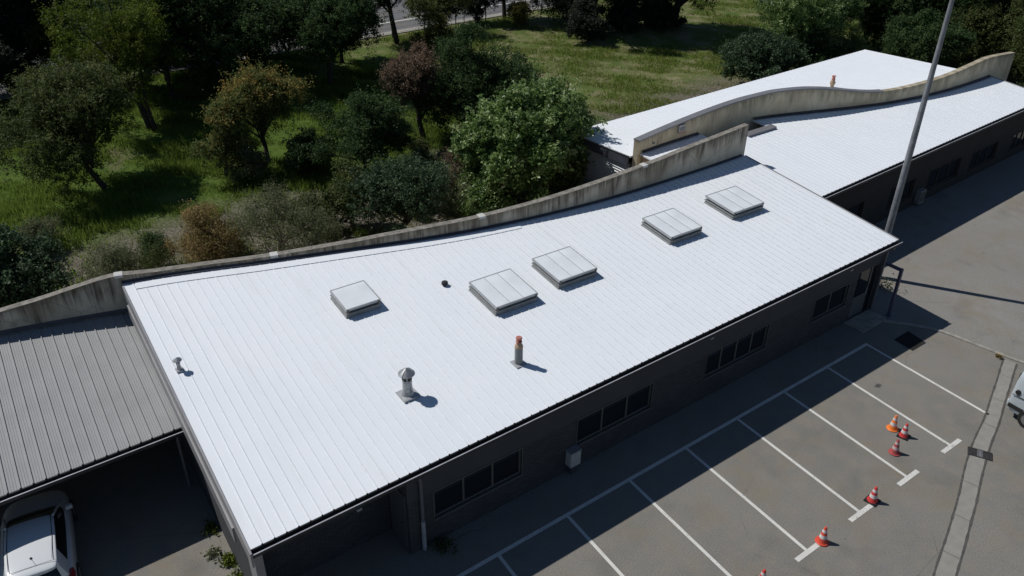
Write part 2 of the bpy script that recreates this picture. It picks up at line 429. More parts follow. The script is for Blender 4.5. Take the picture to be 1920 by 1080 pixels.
class MB:
    """collects shapes into one mesh"""
    def __init__(s):
        s.v = []; s.f = []
    def add(s, v, f):
        n = len(s.v)
        s.v += [tuple(p) for p in v]
        s.f += [tuple(i + n for i in q) for q in f]
        return s
    def box(s, a, b, rot=0, piv=(0, 0)):
        x0, y0, z0 = a; x1, y1, z1 = b
        P = [(x0, y0, z0), (x1, y0, z0), (x1, y1, z0), (x0, y1, z0), (x0, y0, z1), (x1, y0, z1), (x1, y1, z1), (x0, y1, z1)]
        if rot:
            c, q = math.cos(rot), math.sin(rot)
            P = [((x - piv[0]) * c - (y - piv[1]) * q + piv[0], (x - piv[0]) * q + (y - piv[1]) * c + piv[1], z) for x, y, z in P]
        return s.add(P, [(0, 3, 2, 1), (4, 5, 6, 7), (0, 1, 5, 4), (1, 2, 6, 5), (2, 3, 7, 6), (3, 0, 4, 7)])
    def hexa(s, P):
        return s.add(P, [(0, 3, 2, 1), (4, 5, 6, 7), (0, 1, 5, 4), (1, 2, 6, 5), (2, 3, 7, 6), (3, 0, 4, 7)])
    def tube(s, pts, rad, n=8, cap=True):
        pts = [Vector(p) for p in pts]
        if not hasattr(rad, '__len__'):
            rad = [rad] * len(pts)
        V = []; F = []
        for i, p in enumerate(pts):
            d = (pts[min(i + 1, len(pts) - 1)] - pts[max(i - 1, 0)])
            if d.length < 1e-6: d = Vector((0, 0, 1))
            d.normalize()
            a = d.cross(Vector((0, 0, 1)))
            if a.length < 0.05: a = Vector((1, 0, 0))
            a.normalize(); b = d.cross(a)
            for k in range(n):
                t = 2 * PI * k / n
                V.append(p + (a * math.cos(t) + b * math.sin(t)) * rad[i])
        for i in range(len(pts) - 1):
            for k in range(n):
                F.append((i * n + k, i * n + (k + 1) % n, (i + 1) * n + (k + 1) % n, (i + 1) * n + k))
        if cap:
            F.append(tuple(range(n - 1, -1, -1)))
            F.append(tuple((len(pts) - 1) * n + k for k in range(n)))
        return s.add(V, F)
    def lathe(s, prof, c=(0, 0, 0), n=24, cap=True):
        V = []; F = []
        for r, z in prof:
            for k in range(n):
                t = 2 * PI * k / n
                V.append((c[0] + r * math.cos(t), c[1] + r * math.sin(t), c[2] + z))
        for i in range(len(prof) - 1):
            for k in range(n):
                F.append((i * n + k, i * n + (k + 1) % n, (i + 1) * n + (k + 1) % n, (i + 1) * n + k))
        if cap:
            F.append(tuple(range(n - 1, -1, -1)))
            F.append(tuple((len(prof) - 1) * n + k for k in range(n)))
        return s.add(V, F)
    def build(s, name, mat, parent=None, smooth=False):
        return obj(name, s.v, s.f, mat, parent, smooth=smooth)

def smooth_angle(o, deg=40):
    me = o.data
    me.polygons.foreach_set('use_smooth', [True] * len(me.polygons))
    try:
        me.set_sharp_from_angle(angle=math.radians(deg))
    except Exception:
        pass

def tag(o, label=None, cat=None, group=None, kind=None):
    if label: o['label'] = label
    if cat: o['category'] = cat
    if group: o['group'] = group
    if kind: o['kind'] = kind
    return o

def empty(name, loc=(0, 0, 0), rz=0):
    o = bpy.data.objects.new(name, None)
    C.objects.link(o)
    o.location = loc
    o.rotation_euler = (0, 0, rz)
    o.empty_display_size = 0.3
    return o

def copy_tree(o, parent=None):
    c = o.copy(); C.objects.link(c)
    c.parent = parent
    for ch in [x for x in C.objects if x.parent == o]:
        copy_tree(ch, c)
    return c

def sheet(name, pts, z, mat, kind='structure'):
    o = obj(name, [(x, y, z) for x, y in pts], [tuple(range(len(pts)))], mat)
    return tag(o, kind=kind)

def lerp(pts, x):
    return float(np.interp(x, [p[0] for p in pts], [p[1] for p in pts]))

def densify(pts, step=0.4):
    """smooth (Catmull-Rom) dense polyline through 2D or 3D points"""
    P = [Vector(p) for p in pts]
    out = []
    for i in range(len(P) - 1):
        p0 = P[max(i - 1, 0)]; p1 = P[i]; p2 = P[i + 1]; p3 = P[min(i + 2, len(P) - 1)]
        n = max(1, int((p2 - p1).length / step))
        for k in range(n):
            t = k / n
            out.append(0.5 * ((2 * p1) + (p2 - p0) * t + (2 * p0 - 5 * p1 + 4 * p2 - p3) * t * t + (3 * p1 - p0 - 3 * p2 + p3) * t ** 3))
    out.append(P[-1])
    return out

# ------------------------------------------------------------------ ground sheets
random.seed(7)
def ground_sheet():
    n = 90
    V = []; F = []
    xs = np.concatenate([[-900, -300, -120], np.linspace(-60, 80, n), [150, 320, 900]])
    ys = np.concatenate([[-900, -300, -90], np.linspace(-40, 90, n), [150, 320, 900]])
    rng = np.random.default_rng(3)
    for j, y in enumerate(ys):
        for i, x in enumerate(xs):
            z = -0.03
            if 19 < y < 49 and -58 < x < 75:
                z += 0.10 * math.sin(x * 0.35 + 1.3) * math.sin(y * 0.31) + 0.05 * math.sin(x * 1.1 + y * 0.9)
                if x > 0 and y > 35:
                    z += 0.55 * math.exp(-((x - 25) ** 2) / 30 - ((y - 38.5) ** 2) / 6)
            V.append((x, y, z))
    w = len(xs)
    for j in range(len(ys) - 1):
        for i in range(w - 1):
            F.append((j * w + i, j * w + i + 1, (j + 1) * w + i + 1, (j + 1) * w + i))
    return tag(obj('ground', V, F, M['ground'], smooth=True), kind='structure')
ground_sheet()

# parking asphalt and worn asphalt beyond the kerb
sheet('parking_lot', [(-90, -90), (90, -90), (90, -12), (4.4, -7.0), (3.72, -4.0), (3.55, -3.45), (3.1, -0.95), (2.0, 0.82), (2.0, 16.2), (-90, 16.2)], 0.0, M['asphalt'])
sheet('service_yard', [(4.4, -7.0), (90, -12), (90, 3.5), (27.0, 5.8), (27, 13), (2.0, 13), (2.0, 0.82), (3.1, -0.95), (3.55, -3.45), (3.72, -4.0)], 0.004, M['asphalt_old'])

def strip(name, left, right, z, mat, kind=None, thick=0.0):
    V = []; F = []
    n = len(left)
    for a, b in zip(left, right):
        V.append((a[0], a[1], z)); V.append((b[0], b[1], z))
    for i in range(n - 1):
        F.append((2 * i, 2 * i + 1, 2 * i + 3, 2 * i + 2))
    if thick:
        for a, b in zip(left, right):
            V.append((a[0], a[1], z - thick)); V.append((b[0], b[1], z - thick))
        m = 2 * n
        for i in range(n - 1):
            F.append((2 * i, 2 * i + 2, m + 2 * i + 2, m + 2 * i))
            F.append((2 * i + 1, m + 2 * i + 1, m + 2 * i + 3, 2 * i + 3))
        F.append((0, m, m + 1, 1)); F.append((2 * n - 2, 2 * n - 1, m + 2 * n - 1, m + 2 * n - 2))
    o = obj(name, V, F, mat)
    if kind: tag(o, kind=kind)
    return o

# kerb between the two surfaces
kc = densify([(1.1, 1.38), (1.78, 0.75), (2.45, 0.0), (3.10, -0.95), (3.42, -2.3), (3.62, -3.5), (3.86, -4.6), (4.3, -6.6), (5.2, -10)], 0.25)
def offset(pl, d):
    out = []
    for i, p in enumerate(pl):
        t = (pl[min(i + 1, len(pl) - 1)] - pl[max(i - 1, 0)])
        t.normalize()
        out.append((p.x - t.y * d, p.y + t.x * d))
    return out
kerb_root = strip('kerb', offset(kc, -0.075), offset(kc, 0.075), 0.045, M['kerb'], thick=0.06)
tag(kerb_root, 'low weathered concrete kerb curving from the building corner across the asphalt', 'kerb')

# concrete drainage channel with tarred edges
L0 = [(3.45, -3.58), (1.6, -4.22), (-0.58, -4.96), (-2.63, -5.56), (-5.48, -6.66), (-8.2, -7.60), (-14, -9.7), (-24, -13.2)]
R0 = [(3.50, -4.05), (1.7, -4.66), (-0.50, -5.42), (-2.40, -6.02), (-5.20, -7.08), (-7.9, -8.04), (-13.8, -10.16), (-23.8, -13.7)]
Ld = densify(L0, 0.12); Rd = densify(R0, 0.12)
nn = min(len(Ld), len(Rd))
def resample(P, n):
    d = [0]
    for a, b in zip(P, P[1:]): d.append(d[-1] + (b - a).length)
    t = np.linspace(0, d[-1], n)
    return [Vector((float(np.interp(q, d, [p.x for p in P])), float(np.interp(q, d, [p.y for p in P])))) for q in t]
Ld = resample(Ld, 260); Rd = resample(Rd, 260)
ch = empty('drain_channel', (3.4, -3.9, 0))
def child_strip(name, left, right, z, mat, root):
    o = strip(name, left, right, z, mat)
    o.parent = root
    o.matrix_parent_inverse = Matrix.Translation(-Vector(root.location))
    return o
child_strip('channel_bed', Ld, Rd, 0.006, M['gutter_conc'], ch)
rr = random.Random(5)
def wob(P, Q, side):
    a = []; b = []
    for i, p in enumerate(P):
        u = (Q[i] - p).normalized() * side
        w = 0.032 + 0.007 * math.sin(i * 0.9) * math.sin(i * 0.23) + rr.uniform(-0.006, 0.006)
        s = 0.005 * math.sin(i * 0.31)
        a.append(p - u * (w + s)); b.append(p + u * (w - s))
    return a, b
a, b = wob(Ld, Rd, 1); child_strip('tar_joint', a, b, 0.010, M['tar'], ch)
a, b = wob(Rd, Ld, -1); child_strip('tar_joint', a, b, 0.010, M['tar'], ch)
for i in range(10, 255, 15):
    jm = MB()
    p, q = Ld[i], Rd[i]
    d = (q - p); n = Vector((-d.y, d.x)).normalized() * 0.008
    jm.add([(p.x - n.x, p.y - n.y, 0.0105), (q.x - n.x, q.y - n.y, 0.0105), (q.x + n.x, q.y + n.y, 0.0105), (p.x + n.x, p.y + n.y, 0.0105)], [(0, 1, 2, 3)])
    o = jm.build('slab_joint', M['tar'], ch); o.matrix_parent_inverse = Matrix.Translation(-Vector(ch.location))
tag(ch, 'pale concrete drainage channel with dark tarred edges running down the right of the parking bays', 'drain')

# drain grate
gr = empty('drain_grate', (-2.42, -5.80, 0.0), math.radians(-62))
g = MB()
W2_, H2_ = 0.36, 0.20   # half sizes: long across the channel
g.box((-W2_, -H2_, 0.0), (W2_, H2_, 0.014)); g.build('pit', M['void'], gr)
g = MB()
g.box((-W2_, -H2_, 0.0), (W2_, -H2_ + 0.03, 0.035)); g.box((-W2_, H2_ - 0.03, 0.0), (W2_, H2_, 0.035))
g.box((-W2_, -H2_ + 0.03, 0.0), (-W2_ + 0.03, H2_ - 0.03, 0.035)); g.box((W2_ - 0.03, -H2_ + 0.03, 0.0), (W2_, H2_ - 0.03, 0.035))
g.build('rim', M['iron'], gr)
g = MB()
for k in range(-6, 7):
    if abs(k) <= 1: continue
    x = k * 0.05
    g.box((x - 0.014, -H2_ + 0.03, 0.014), (x + 0.014, H2_ - 0.03, 0.030))
for y in (-0.09, 0.0, 0.09):
    g.box((-W2_ + 0.03, y - 0.010, 0.014), (W2_ - 0.03, y + 0.010, 0.0275))
g.build('bars', M['iron'], gr)
g = MB()
for x in (-0.06, -0.02, 0.02, 0.06):
    g.box((x - 0.006, -H2_ + 0.03, 0.016), (x + 0.006, H2_ - 0.03, 0.0315))
g.build('centre_bars', M['lip'], gr)
tag(gr, 'dark cast iron drain grate set across the concrete channel beside the parking bays', 'grate')

# patch, stain
sheet('tar_patch', [(1.15, -0.44), (2.16, -0.43), (1.99, -1.30), (1.06, -1.29)], 0.009, M['blacktile'])
ro = random.Random(4)
sheet('oil_stain', [(-1.93 + (0.13 + ro.uniform(-0.03, 0.03)) * math.cos(a * PI / 9) * 1.1, -1.77 + (0.09 + ro.uniform(-0.02, 0.02)) * math.sin(a * PI / 9)) for a in range(18)], 0.0085, M['tar'])

# painted bays
def quadline(mb, a, b, w, z):
    a = Vector(a); b = Vector(b); d = (b - a).normalized(); n = Vector((-d.y, d.x)) * w / 2
    mb.add([(a.x - n.x, a.y - n.y, z), (b.x - n.x, b.y - n.y, z), (b.x + n.x, b.y + n.y, z), (a.x + n.x, a.y + n.y, z)], [(0, 1, 2, 3)])
mk = MB()
quadline(mk, (0.06, 0.0), (-40, 0.0), 0.125, 0.006)
for k in range(0, 13):
    x = -2.5 * k
    y0 = -0.063
    e = (x - 0.307, -5.05)
    if k == 0:
        quadline(mk, (x, y0), (-0.24, -4.95), 0.105, 0.006)
        continue
    quadline(mk, (x, y0), (e[0], e[1] + 0.075), 0.105, 0.006)
    quadline(mk, (e[0] + 0.53, e[1]), (e[0] - 0.53, e[1]), 0.15, 0.006)
tag(mk.build('bay_markings', M['paint']), kind='structure')

# road beyond the trees
sheet('road', [(-200, 51.2), (200, 50.7), (200, 66), (-200, 66)], 0.03, M['asphalt_road'])
rm = MB()
quadline(rm, (-200, 53.7), (200, 53.6), 0.22, 0.036)
quadline(rm, (-200, 61.0), (200, 60.9), 0.22, 0.036)
tag(rm.build('road_markings', M['paint']), kind='structure')
sheet('road_verge', [(-200, 50.3), (200, 49.8), (200, 50.7), (-200, 51.2)], 0.034, M['kerb'])

# ------------------------------------------------------------------ curved parapet walls
W1 = [(-36, 15.3), (-30, 14.75), (-27, 14.28), (-25.5, 13.98), (-23.2, 13.42), (-21.9, 13.12), (-20.42, 12.7), (-19.07, 12.28), (-16.78, 11.64), (-14.73, 11.07), (-13.2, 10.66), (-11.48, 10.27), (-9.61, 9.95), (-7.92, 9.72), (-5.98, 9.53), (-4.2, 9.43), (-1.46, 9.38), (1.0, 9.38), (3.0, 9.42)]
H1 = [(-36, 2.7), (-32, 3.2), (-28.5, 3.8), (-26.73, 4.04), (-25.68, 4.17), (-24.57, 4.38), (-24.0, 4.49), (-23.3, 4.57), (-22.2, 4.46), (-20.37, 4.41), (-18.5, 4.37), (-17.05, 4.38), (-15.7, 4.40), (-14.7, 4.44), (-13.2, 4.48), (-11.4, 4.50), (-9.6, 4.56), (-7.7, 4.66), (-6.2, 4.77), (-4.0, 4.93), (-2.4, 5.03), (-0.72, 5.18), (3.0, 5.38)]
W2 = [(-0.84, 12.39), (1.2, 12.5), (3.28, 12.55), (6.18, 12.53), (8.06, 12.22), (10.3, 11.61), (13, 10.84), (15.9, 10.15), (19.85, 9.67), (24, 9.60), (28.2, 9.80)]
H2 = [(-0.84, 4.51), (1.76, 4.72), (3.67, 4.87), (5.21, 4.96), (7.17, 5.06), (8.3, 5.14), (10.01, 5.11), (11.46, 4.95), (12.92, 4.69), (14.21, 4.48), (15.32, 4.38), (16.83, 4.36), (19.16, 4.43), (21.19, 4.56), (23.21, 4.73), (24.88, 4.80), (28.2, 4.50)]
D1 = densify(W1, 0.3); D2 = densify(W2, 0.3)
DH1 = densify(H1, 0.3); DH2 = densify(H2, 0.3)
def yw1(x): return float(np.interp(x, [p.x for p in D1], [p.y for p in D1]))
def yw2(x): return float(np.interp(x, [p.x for p in D2], [p.y for p in D2]))
def zt1(x): return float(np.interp(x, [p.x for p in DH1], [p.y for p in DH1]))
def zt2(x): return float(np.interp(x, [p.x for p in DH2], [p.y for p in DH2]))

def wall_curve(name, D, zt, thick, mats, root, x_from=None, x_to=None):
    pts = [p for p in D if (x_from is None or p.x >= x_from - 1e-4) and (x_to is None or p.x <= x_to + 1e-4)]
    n = len(pts)
    V = []; UV = []; F = []; FM = []
    s = 0
    for i, p in enumerate(pts):
        if i: s += (pts[i] - pts[i - 1]).length
        t = (pts[min(i + 1, n - 1)] - pts[max(i - 1, 0)]).normalized()
        q = Vector((p.x - t.y * thick, p.y + t.x * thick))
        h = zt(p.x)
        V += [(p.x, p.y, -0.1), (p.x, p.y, h), (q.x, q.y, h), (q.x, q.y, -0.1)]
        UV += [(s, h + 0.1), (s, 0), (s, 0.02), (s, h)]
    for i in range(n - 1):
        a = 4 * i; b = a + 4
        F += [(a, b, b + 1, a + 1), (a + 1, b + 1, b + 2, a + 2), (a + 2, b + 2, b + 3, a + 3)]
        FM += [0, 1, 0]
    F += [(0, 1, 2, 3), (4 * n - 4, 4 * n - 1, 4 * n - 2, 4 * n - 3)]
    FM += [0, 0]
    o = obj(name, V, F, None, root, UV, mats=mats, fm=FM)
    return o, pts

w1 = empty('parapet_wall', (2.97, 9.4, 0))
def under(o, root):
    o.parent = root
    o.matrix_parent_inverse = Matrix.Translation(-Vector(root.location))
    return o
o, _ = wall_curve('wall_body', D1, zt1, 0.26, [M['concrete'], M['cap_top']], None); under(o, w1)
for x in (-23.25, -18.45, -11.0, -3.35):
    mb = MB()
    dx = 0.13
    a0 = (x - dx, yw1(x - dx)); a1 = (x + dx, yw1(x + dx))
    t = Vector((a1[0] - a0[0], a1[1] - a0[1])).normalized()
    nx, ny = -t.y, t.x
    z0 = zt1(x - dx) + 0.012; z1 = zt1(x + dx) + 0.012
    P = []
    for (px, py), z in ((a0, z0), (a1, z1)):
        P.append(((px - nx * 0.012, py - ny * 0.012), (px + nx * 0.275, py + ny * 0.275), z))
    (f0, b0, za), (f1, b1, zb) = P
    drop = 0.10
    mb.hexa([(*f0, za - drop), (*f1, zb - drop), (*b1, zb - drop), (*b0, za - drop), (*f0, za), (*f1, zb), (*b1, zb), (*b0, za)])
    under(mb.build('joint_cap', M['cap_patch']), w1)
tag(w1, 'long stained grey concrete parapet wall snaking behind the near white roof', 'wall')

w2 = empty('parapet_wall', (-0.84, 12.4, 0))
o, _ = wall_curve('wall_body', D2, zt2, 0.30, [M['concrete_b'], M['concrete_b']], None); under(o, w2)
# sheet metal capping as far as x = 15.2, set over the top
V = []; F = []
pts = [p for p in D2 if p.x <= 15.3]
for i, p in enumerate(pts):
    t = (pts[min(i + 1, len(pts) - 1)] - pts[max(i - 1, 0)]).normalized()
    nx, ny = -t.y, t.x
    h = zt2(p.x)
    for off, z in ((-0.03, h - 0.05), (-0.03, h + 0.02), (0.34, h + 0.02), (0.34, h - 0.05)):
        V.append((p.x + nx * off, p.y + ny * off, z))
for i in range(len(pts) - 1):
    a = 4 * i; b = a + 4
    for k in range(4):
        F.append((a + k, b + k, b + (k + 1) % 4, a + (k + 1) % 4))
F += [(0, 1, 2, 3), tuple(4 * len(pts) - 1 - k for k in range(4))]
under(obj('metal_coping', V, F, M['cap_metal']), w2)
tag(w2, 'wavy beige concrete parapet wall between the two far white roofs with grey metal coping', 'wall')

# square niche lamp on the wavy wall
nb = empty('wall_lamp', (2.0, 12.50, 4.28))
MB().box((-0.21, -0.10, 0.0), (0.21, 0.02, 0.36)).build('housing', M['box'], nb)
MB().box((-0.15, -0.112, 0.10), (0.15, -0.10, 0.30)).build('lens', M['cap_metal'], nb)
MB().box((-0.21, -0.115, 0.0), (0.21, -0.10, 0.05)).build('rust_edge', M['terra'], nb)
tag(nb, 'small square pale lamp box fixed on the wavy beige parapet wall', 'lamp')
nb = empty('wall_socket', (0.15, 12.42, 4.12))
m_ = MB(); m_.tube([(0, 0.03, 0.06), (0, -0.05, 0.06)], 0.06, 14); m_.build('body', M['box'], nb)
m_ = MB(); m_.tube([(0, -0.05, 0.06), (0, -0.056, 0.06)], 0.035, 12); m_.build('hole', M['black'], nb)
tag(nb, 'tiny round white fitting low on the left end of the wavy wall', 'fitting')

# ------------------------------------------------------------------ ribbed roofs
S = 0.083
def ribbed(name, x0, x1, zf, yf, yb, mat, k=0.043, sp=0.305, h=0.021, w=0.010, yref=None, nlen=5, phase=0.0, seam=True):
    """ribs run along y; yf(x), yb(x) front/back limits, zf(x,y) the plane"""
    xs = []
    x = x0
    xs.append((x0, 0))
    c = x0 + phase
    while c < x1 - 0.06:
        if c > x0 + 0.02:
            xs += [(c - w, 0), (c - w * 0.85, h), (c + w * 0.85, h), (c + w, 0)]
        c += sp
    xs.append((x1, 0))
    V = []; F = []
    n = len(xs)
    for (x, hh) in xs:
        a = yf(x); b = yb(x + k * 8)
        for j in range(nlen + 1):
            y = a + (b - a) * j / nlen
            V.append((x + k * (y - (yref if yref is not None else a)), y, zf(x, y) + hh))
    m = nlen + 1
    FM = []
    for i in range(n - 1):
        for j in range(nlen):
            F.append((i * m + j, (i + 1) * m + j, (i + 1) * m + j + 1, i * m + j + 1))
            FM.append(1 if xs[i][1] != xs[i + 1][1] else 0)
    # closed underside
    base = len(V)
    for (x, hh) in xs:
        a = yf(x); b = yb(x + k * 8)
        for y in (a, b):
            V.append((x + k * (y - (yref if yref is not None else a)), y, zf(x, y) - 0.07))
    for i in range(n - 1):
        F.append((base + 2 * i, base + 2 * i + 1, base + 2 * i + 3, base + 2 * i + 2))
        F.append((i * m, base + 2 * i, base + 2 * i + 2, (i + 1) * m))
        F.append((i * m + nlen, (i + 1) * m + nlen, base + 2 * i + 3, base + 2 * i + 1))
    F.append(tuple([j for j in range(m)] + [base + 1, base]))
    F.append(tuple([(n - 1) * m + j for j in range(nlen, -1, -1)] + [base + 2 * n - 2, base + 2 * n - 1]))
    FM += [0] * (len(F) - len(FM))
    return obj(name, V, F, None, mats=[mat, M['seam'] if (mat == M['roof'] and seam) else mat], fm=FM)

def gutter(name, a, b, root, zoff=0.0):
    """U channel from a to b (points at roof edge), hung outside (towards -y)"""
    a = Vector(a); b = Vector(b)
    d = (b - a).normalized(); n = Vector((d.y, -d.x, 0)).normalized()
    def pr(p, o, z): return (p.x + n.x * o, p.y + n.y * o, p.z + z)
    m = MB()
    def bar(o0, o1, z0, z1, mm):
        mm.hexa([pr(a, o0, z0), pr(b, o0, z0), pr(b, o1, z0), pr(a, o1, z0), pr(a, o0, z1), pr(b, o0, z1), pr(b, o1, z1), pr(a, o1, z1)])
    bar(0.005, 0.15, -0.17, -0.155, m)
    bar(0.150, 0.158, -0.17, -0.062, m)
    bar(0.005, 0.012, -0.155, -0.075, m)
    under(m.build('gutter', M['gutter']), root)
    m = MB(); bar(0.142, 0.172, -0.060, -0.046, m)
    under(m.build('gutter_lip', M['lip']), root)
    # rib end fillers: little dark teeth at the eave
    return

# ---- near building
b1 = empty('low_building', (-10, 1.42, 0))
EY = 1.2; EZ = 3.25; XL = -23.72; XR = 2.62
z1f = lambda x, y: EZ + S * (y - EY)
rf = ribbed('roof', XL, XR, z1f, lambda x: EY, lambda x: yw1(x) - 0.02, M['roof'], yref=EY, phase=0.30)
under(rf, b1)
gutter('g', (XL - 0.02, EY, EZ + 0.01), (XR + 0.06, EY - 0.01, EZ + 0.01), b1)
# dark filler behind the gutter and rib ends
def comb(xa, xb, phase, yfun, z, root):
    """toothed filler strip closing the rib ends, one continuous piece"""
    prof = [(xa, -0.012)]
    c = xa + phase
    while c < xb - 0.06:
        prof += [(c - 0.026, -0.012), (c - 0.016, 0.032), (c + 0.016, 0.032), (c + 0.026, -0.012)]
        c += 0.305
    prof.append((xb, -0.012))
    V = []; F = []
    for x, h in prof:
        y = yfun(x)
        V += [(x, y - 0.024, z - 0.06), (x, y - 0.024, z + h), (x, y - 0.004, z + h), (x, y - 0.004, z - 0.06)]
    for i in range(len(prof) - 1):
        a = 4 * i; b = a + 4
        for k in range(4):
            F.append((a + k, b + k, b + (k + 1) % 4, a + (k + 1) % 4))
    F += [(0, 1, 2, 3), tuple(4 * len(prof) - 1 - k for k in range(4))]
    return under(obj('rib_closure', V, F, M['gutter']), root)
comb(XL, XR, 0.30, lambda x: EY, EZ, b1)
# upstand flashing along the wall foot
def flashing(D, xa, xb, zfun, off0, off1, dz0, dz1, mat, name, root, lift=0.0):
    pts = [p for p in D if xa <= p.x <= xb]
    V = []; F = []
    for i, p in enumerate(pts):
        t = (pts[min(i + 1, len(pts) - 1)] - pts[max(i - 1, 0)]).normalized()
        nx, ny = t.y, -t.x
        for off, dz in ((off0, dz0), (off0, dz0 + 0.012), (off1, dz1 + 0.012), (off1, dz1)):
            x = p.x + nx * off; y = p.y + ny * off
            V.append((x, y, zfun(x, y) + dz))
    for i in range(len(pts) - 1):
        a = 4 * i; b = a + 4
        for k in range(4):
            F.append((a + k, a + (k + 1) % 4, b + (k + 1) % 4, b + k))
    F += [(0, 3, 2, 1), tuple(4 * len(pts) - 4 + k for k in range(4))]
    return under(obj(name, V, F, mat), root)
flashing(D1, -23.3, 2.95, z1f, 0.004, 0.03, 0.09, 0.05, M['flash_dark'], 'wall_flashing', b1)
flashing(D1, -23.3, 2.95, z1f, 0.03, 0.10, 0.05, 0.045, M['flash_dark'], 'wall_flashing', b1)
# ridge sheet beside the low wall stretch
flashing(D1, -22.9, -9.3, z1f, 0.16, 0.50, 0.013, 0.012, M['roof'], 'ridge_sheet', b1)
# right rake trim
def rake(x0, y0, y1, zfun, k, w, h0, h1, mat, name, root):
    P = []
    def at(y, dx, dz):
        return (x0 + k * (y - y0) + dx, y, zfun(0, y) + dz)
    m = MB()
    m.hexa([at(y0, 0, h0), at(y0, w, h0), at(y1, w, h0), at(y1, 0, h0), at(y0, 0, h1), at(y0, w, h1), at(y1, w, h1), at(y1, 0, h1)])
    return under(m.build(name, mat), root)
rake(XR + 0.003, EY, 9.33, z1f, 0.043, 0.045, -0.14, 0.028, M['gable_metal'], 'verge_trim', b1)
rake(XL - 0.055, EY - 0.16, 13.2, z1f, 0.043, 0.052, -0.42, 0.03, M['gable_metal'], 'verge_trim', b1)
rake(XL - 0.045, EY + 1.2, 12.8, z1f, 0.043, 0.05, -0.95, -0.44, M['gable_metal'], 'verge_panel', b1)
# walls with openings
def wall_y(name, xa, xb, ya, yb, za, zb, holes, mat, root, depth=0.14):
    """front wall between (xa,ya) and (xb,yb); holes are (x0,x1,z0,z1)"""
    L_ = math.hypot(xb - xa, yb - ya)
    ux, uy = (xb - xa) / L_, (yb - ya) / L_
    nx, ny = -uy, ux       # inward (towards +y)
    us = sorted(set([0, L_] + [h[0] for h in holes] + [h[1] for h in holes]))
    zs = sorted(set([za, zb] + [h[2] for h in holes] + [h[3] for h in holes]))
    m = MB()
    def P(u, z, d=0): return (xa + ux * u + nx * d, ya + uy * u + ny * d, z)
    for i in range(len(us) - 1):
        for j in range(len(zs) - 1):
            um = (us[i] + us[i + 1]) / 2; zm = (zs[j] + zs[j + 1]) / 2
            if any(h[0] < um < h[1] and h[2] < zm < h[3] for h in holes): continue
            m.add([P(us[i], zs[j]), P(us[i + 1], zs[j]), P(us[i + 1], zs[j + 1]), P(us[i], zs[j + 1])], [(0, 1, 2, 3)])
    for (u0, u1, v0, v1) in holes:
        m.add([P(u0, v0), P(u1, v0), P(u1, v1), P(u0, v1), P(u0, v0, depth), P(u1, v0, depth), P(u1, v1, depth), P(u0, v1, depth)],
              [(0, 4, 5, 1), (1, 5, 6, 2), (2, 6, 7, 3), (3, 7, 4, 0)])
    m.add([P(0, za, 0.3), P(L_, za, 0.3), P(L_, zb, 0.3), P(0, zb, 0.3)], [(3, 2, 1, 0)])
    return under(m.build(name, mat), root)
FY = 1.42
X0 = -19.47
wins = [(-18.66, -15.64, 0.93, 1.92), (-13.5, -10.33, 0.93, 1.92), (-7.76, -4.55, 0.95, 1.95), (-1.87, 0.25, 1.0, 1.98)]
doorx = (0.80, 2.30)
holes = [(a - X0, b - X0, c, d) for a, b, c, d in wins] + [(doorx[0] - X0, doorx[1] - X0, 0.02, 2.24)]
wall_y('front_wall', X0, 2.45, FY, FY, -0.05, 3.18, holes, M['wall'], b1)
wall_y('porch_wall', -23.42, X0, 2.55, 2.55, -0.05, 3.22, [], M['wall'], b1)
m = MB(); m.box((X0, FY + 0.002, -0.05), (X0 + 0.2, 2.60, 3.17)); under(m.build('porch_side_wall', M['wall']), b1)
m = MB(); m.box((X0 - 0.03, FY + 0.12, 0.03), (X0 - 0.002, 2.42, 2.15)); dd = under(m.build('side_door', M['door']), b1)
m = MB(); m.tube([(X0 - 0.08, FY + 0.28, 1.05), (X0 - 0.03, FY + 0.28, 1.05)], 0.02, 8); o = m.build('handle', M['black']); o.parent = dd
# gable wall, right wall
m = MB(); m.hexa([(-23.62, 2.0, -0.05), (-23.42, 2.0, -0.05), (-22.93, 13.2, -0.05), (-23.13, 13.2, -0.05), (-23.62, 2.0, 3.23), (-23.42, 2.0, 3.23), (-22.93, 13.2, 4.14), (-23.13, 13.2, 4.14)])
under(m.build('gable_wall', M['wall']), b1)
m = MB(); m.hexa([(-23.66, 1.30, -0.05), (-23.45, 1.30, -0.05), (-23.42, 2.0, -0.05), (-23.63, 2.0, -0.05), (-23.66, 1.30, 3.14), (-23.45, 1.30, 3.14), (-23.42, 2.0, 3.2), (-23.63, 2.0, 3.2)])
under(m.build('corner_pier', M['gable_metal']), b1)
m = MB(); m.hexa([(2.25, FY + 0.01, -0.05), (2.45, FY + 0.01, -0.05), (2.80, 9.3, -0.05), (2.6, 9.3, -0.05), (2.25, FY + 0.01, 3.17), (2.45, FY + 0.01, 3.17), (2.80, 9.3, 3.83), (2.6, 9.3, 3.83)])
under(m.build('gable_wall', M['wall']), b1)

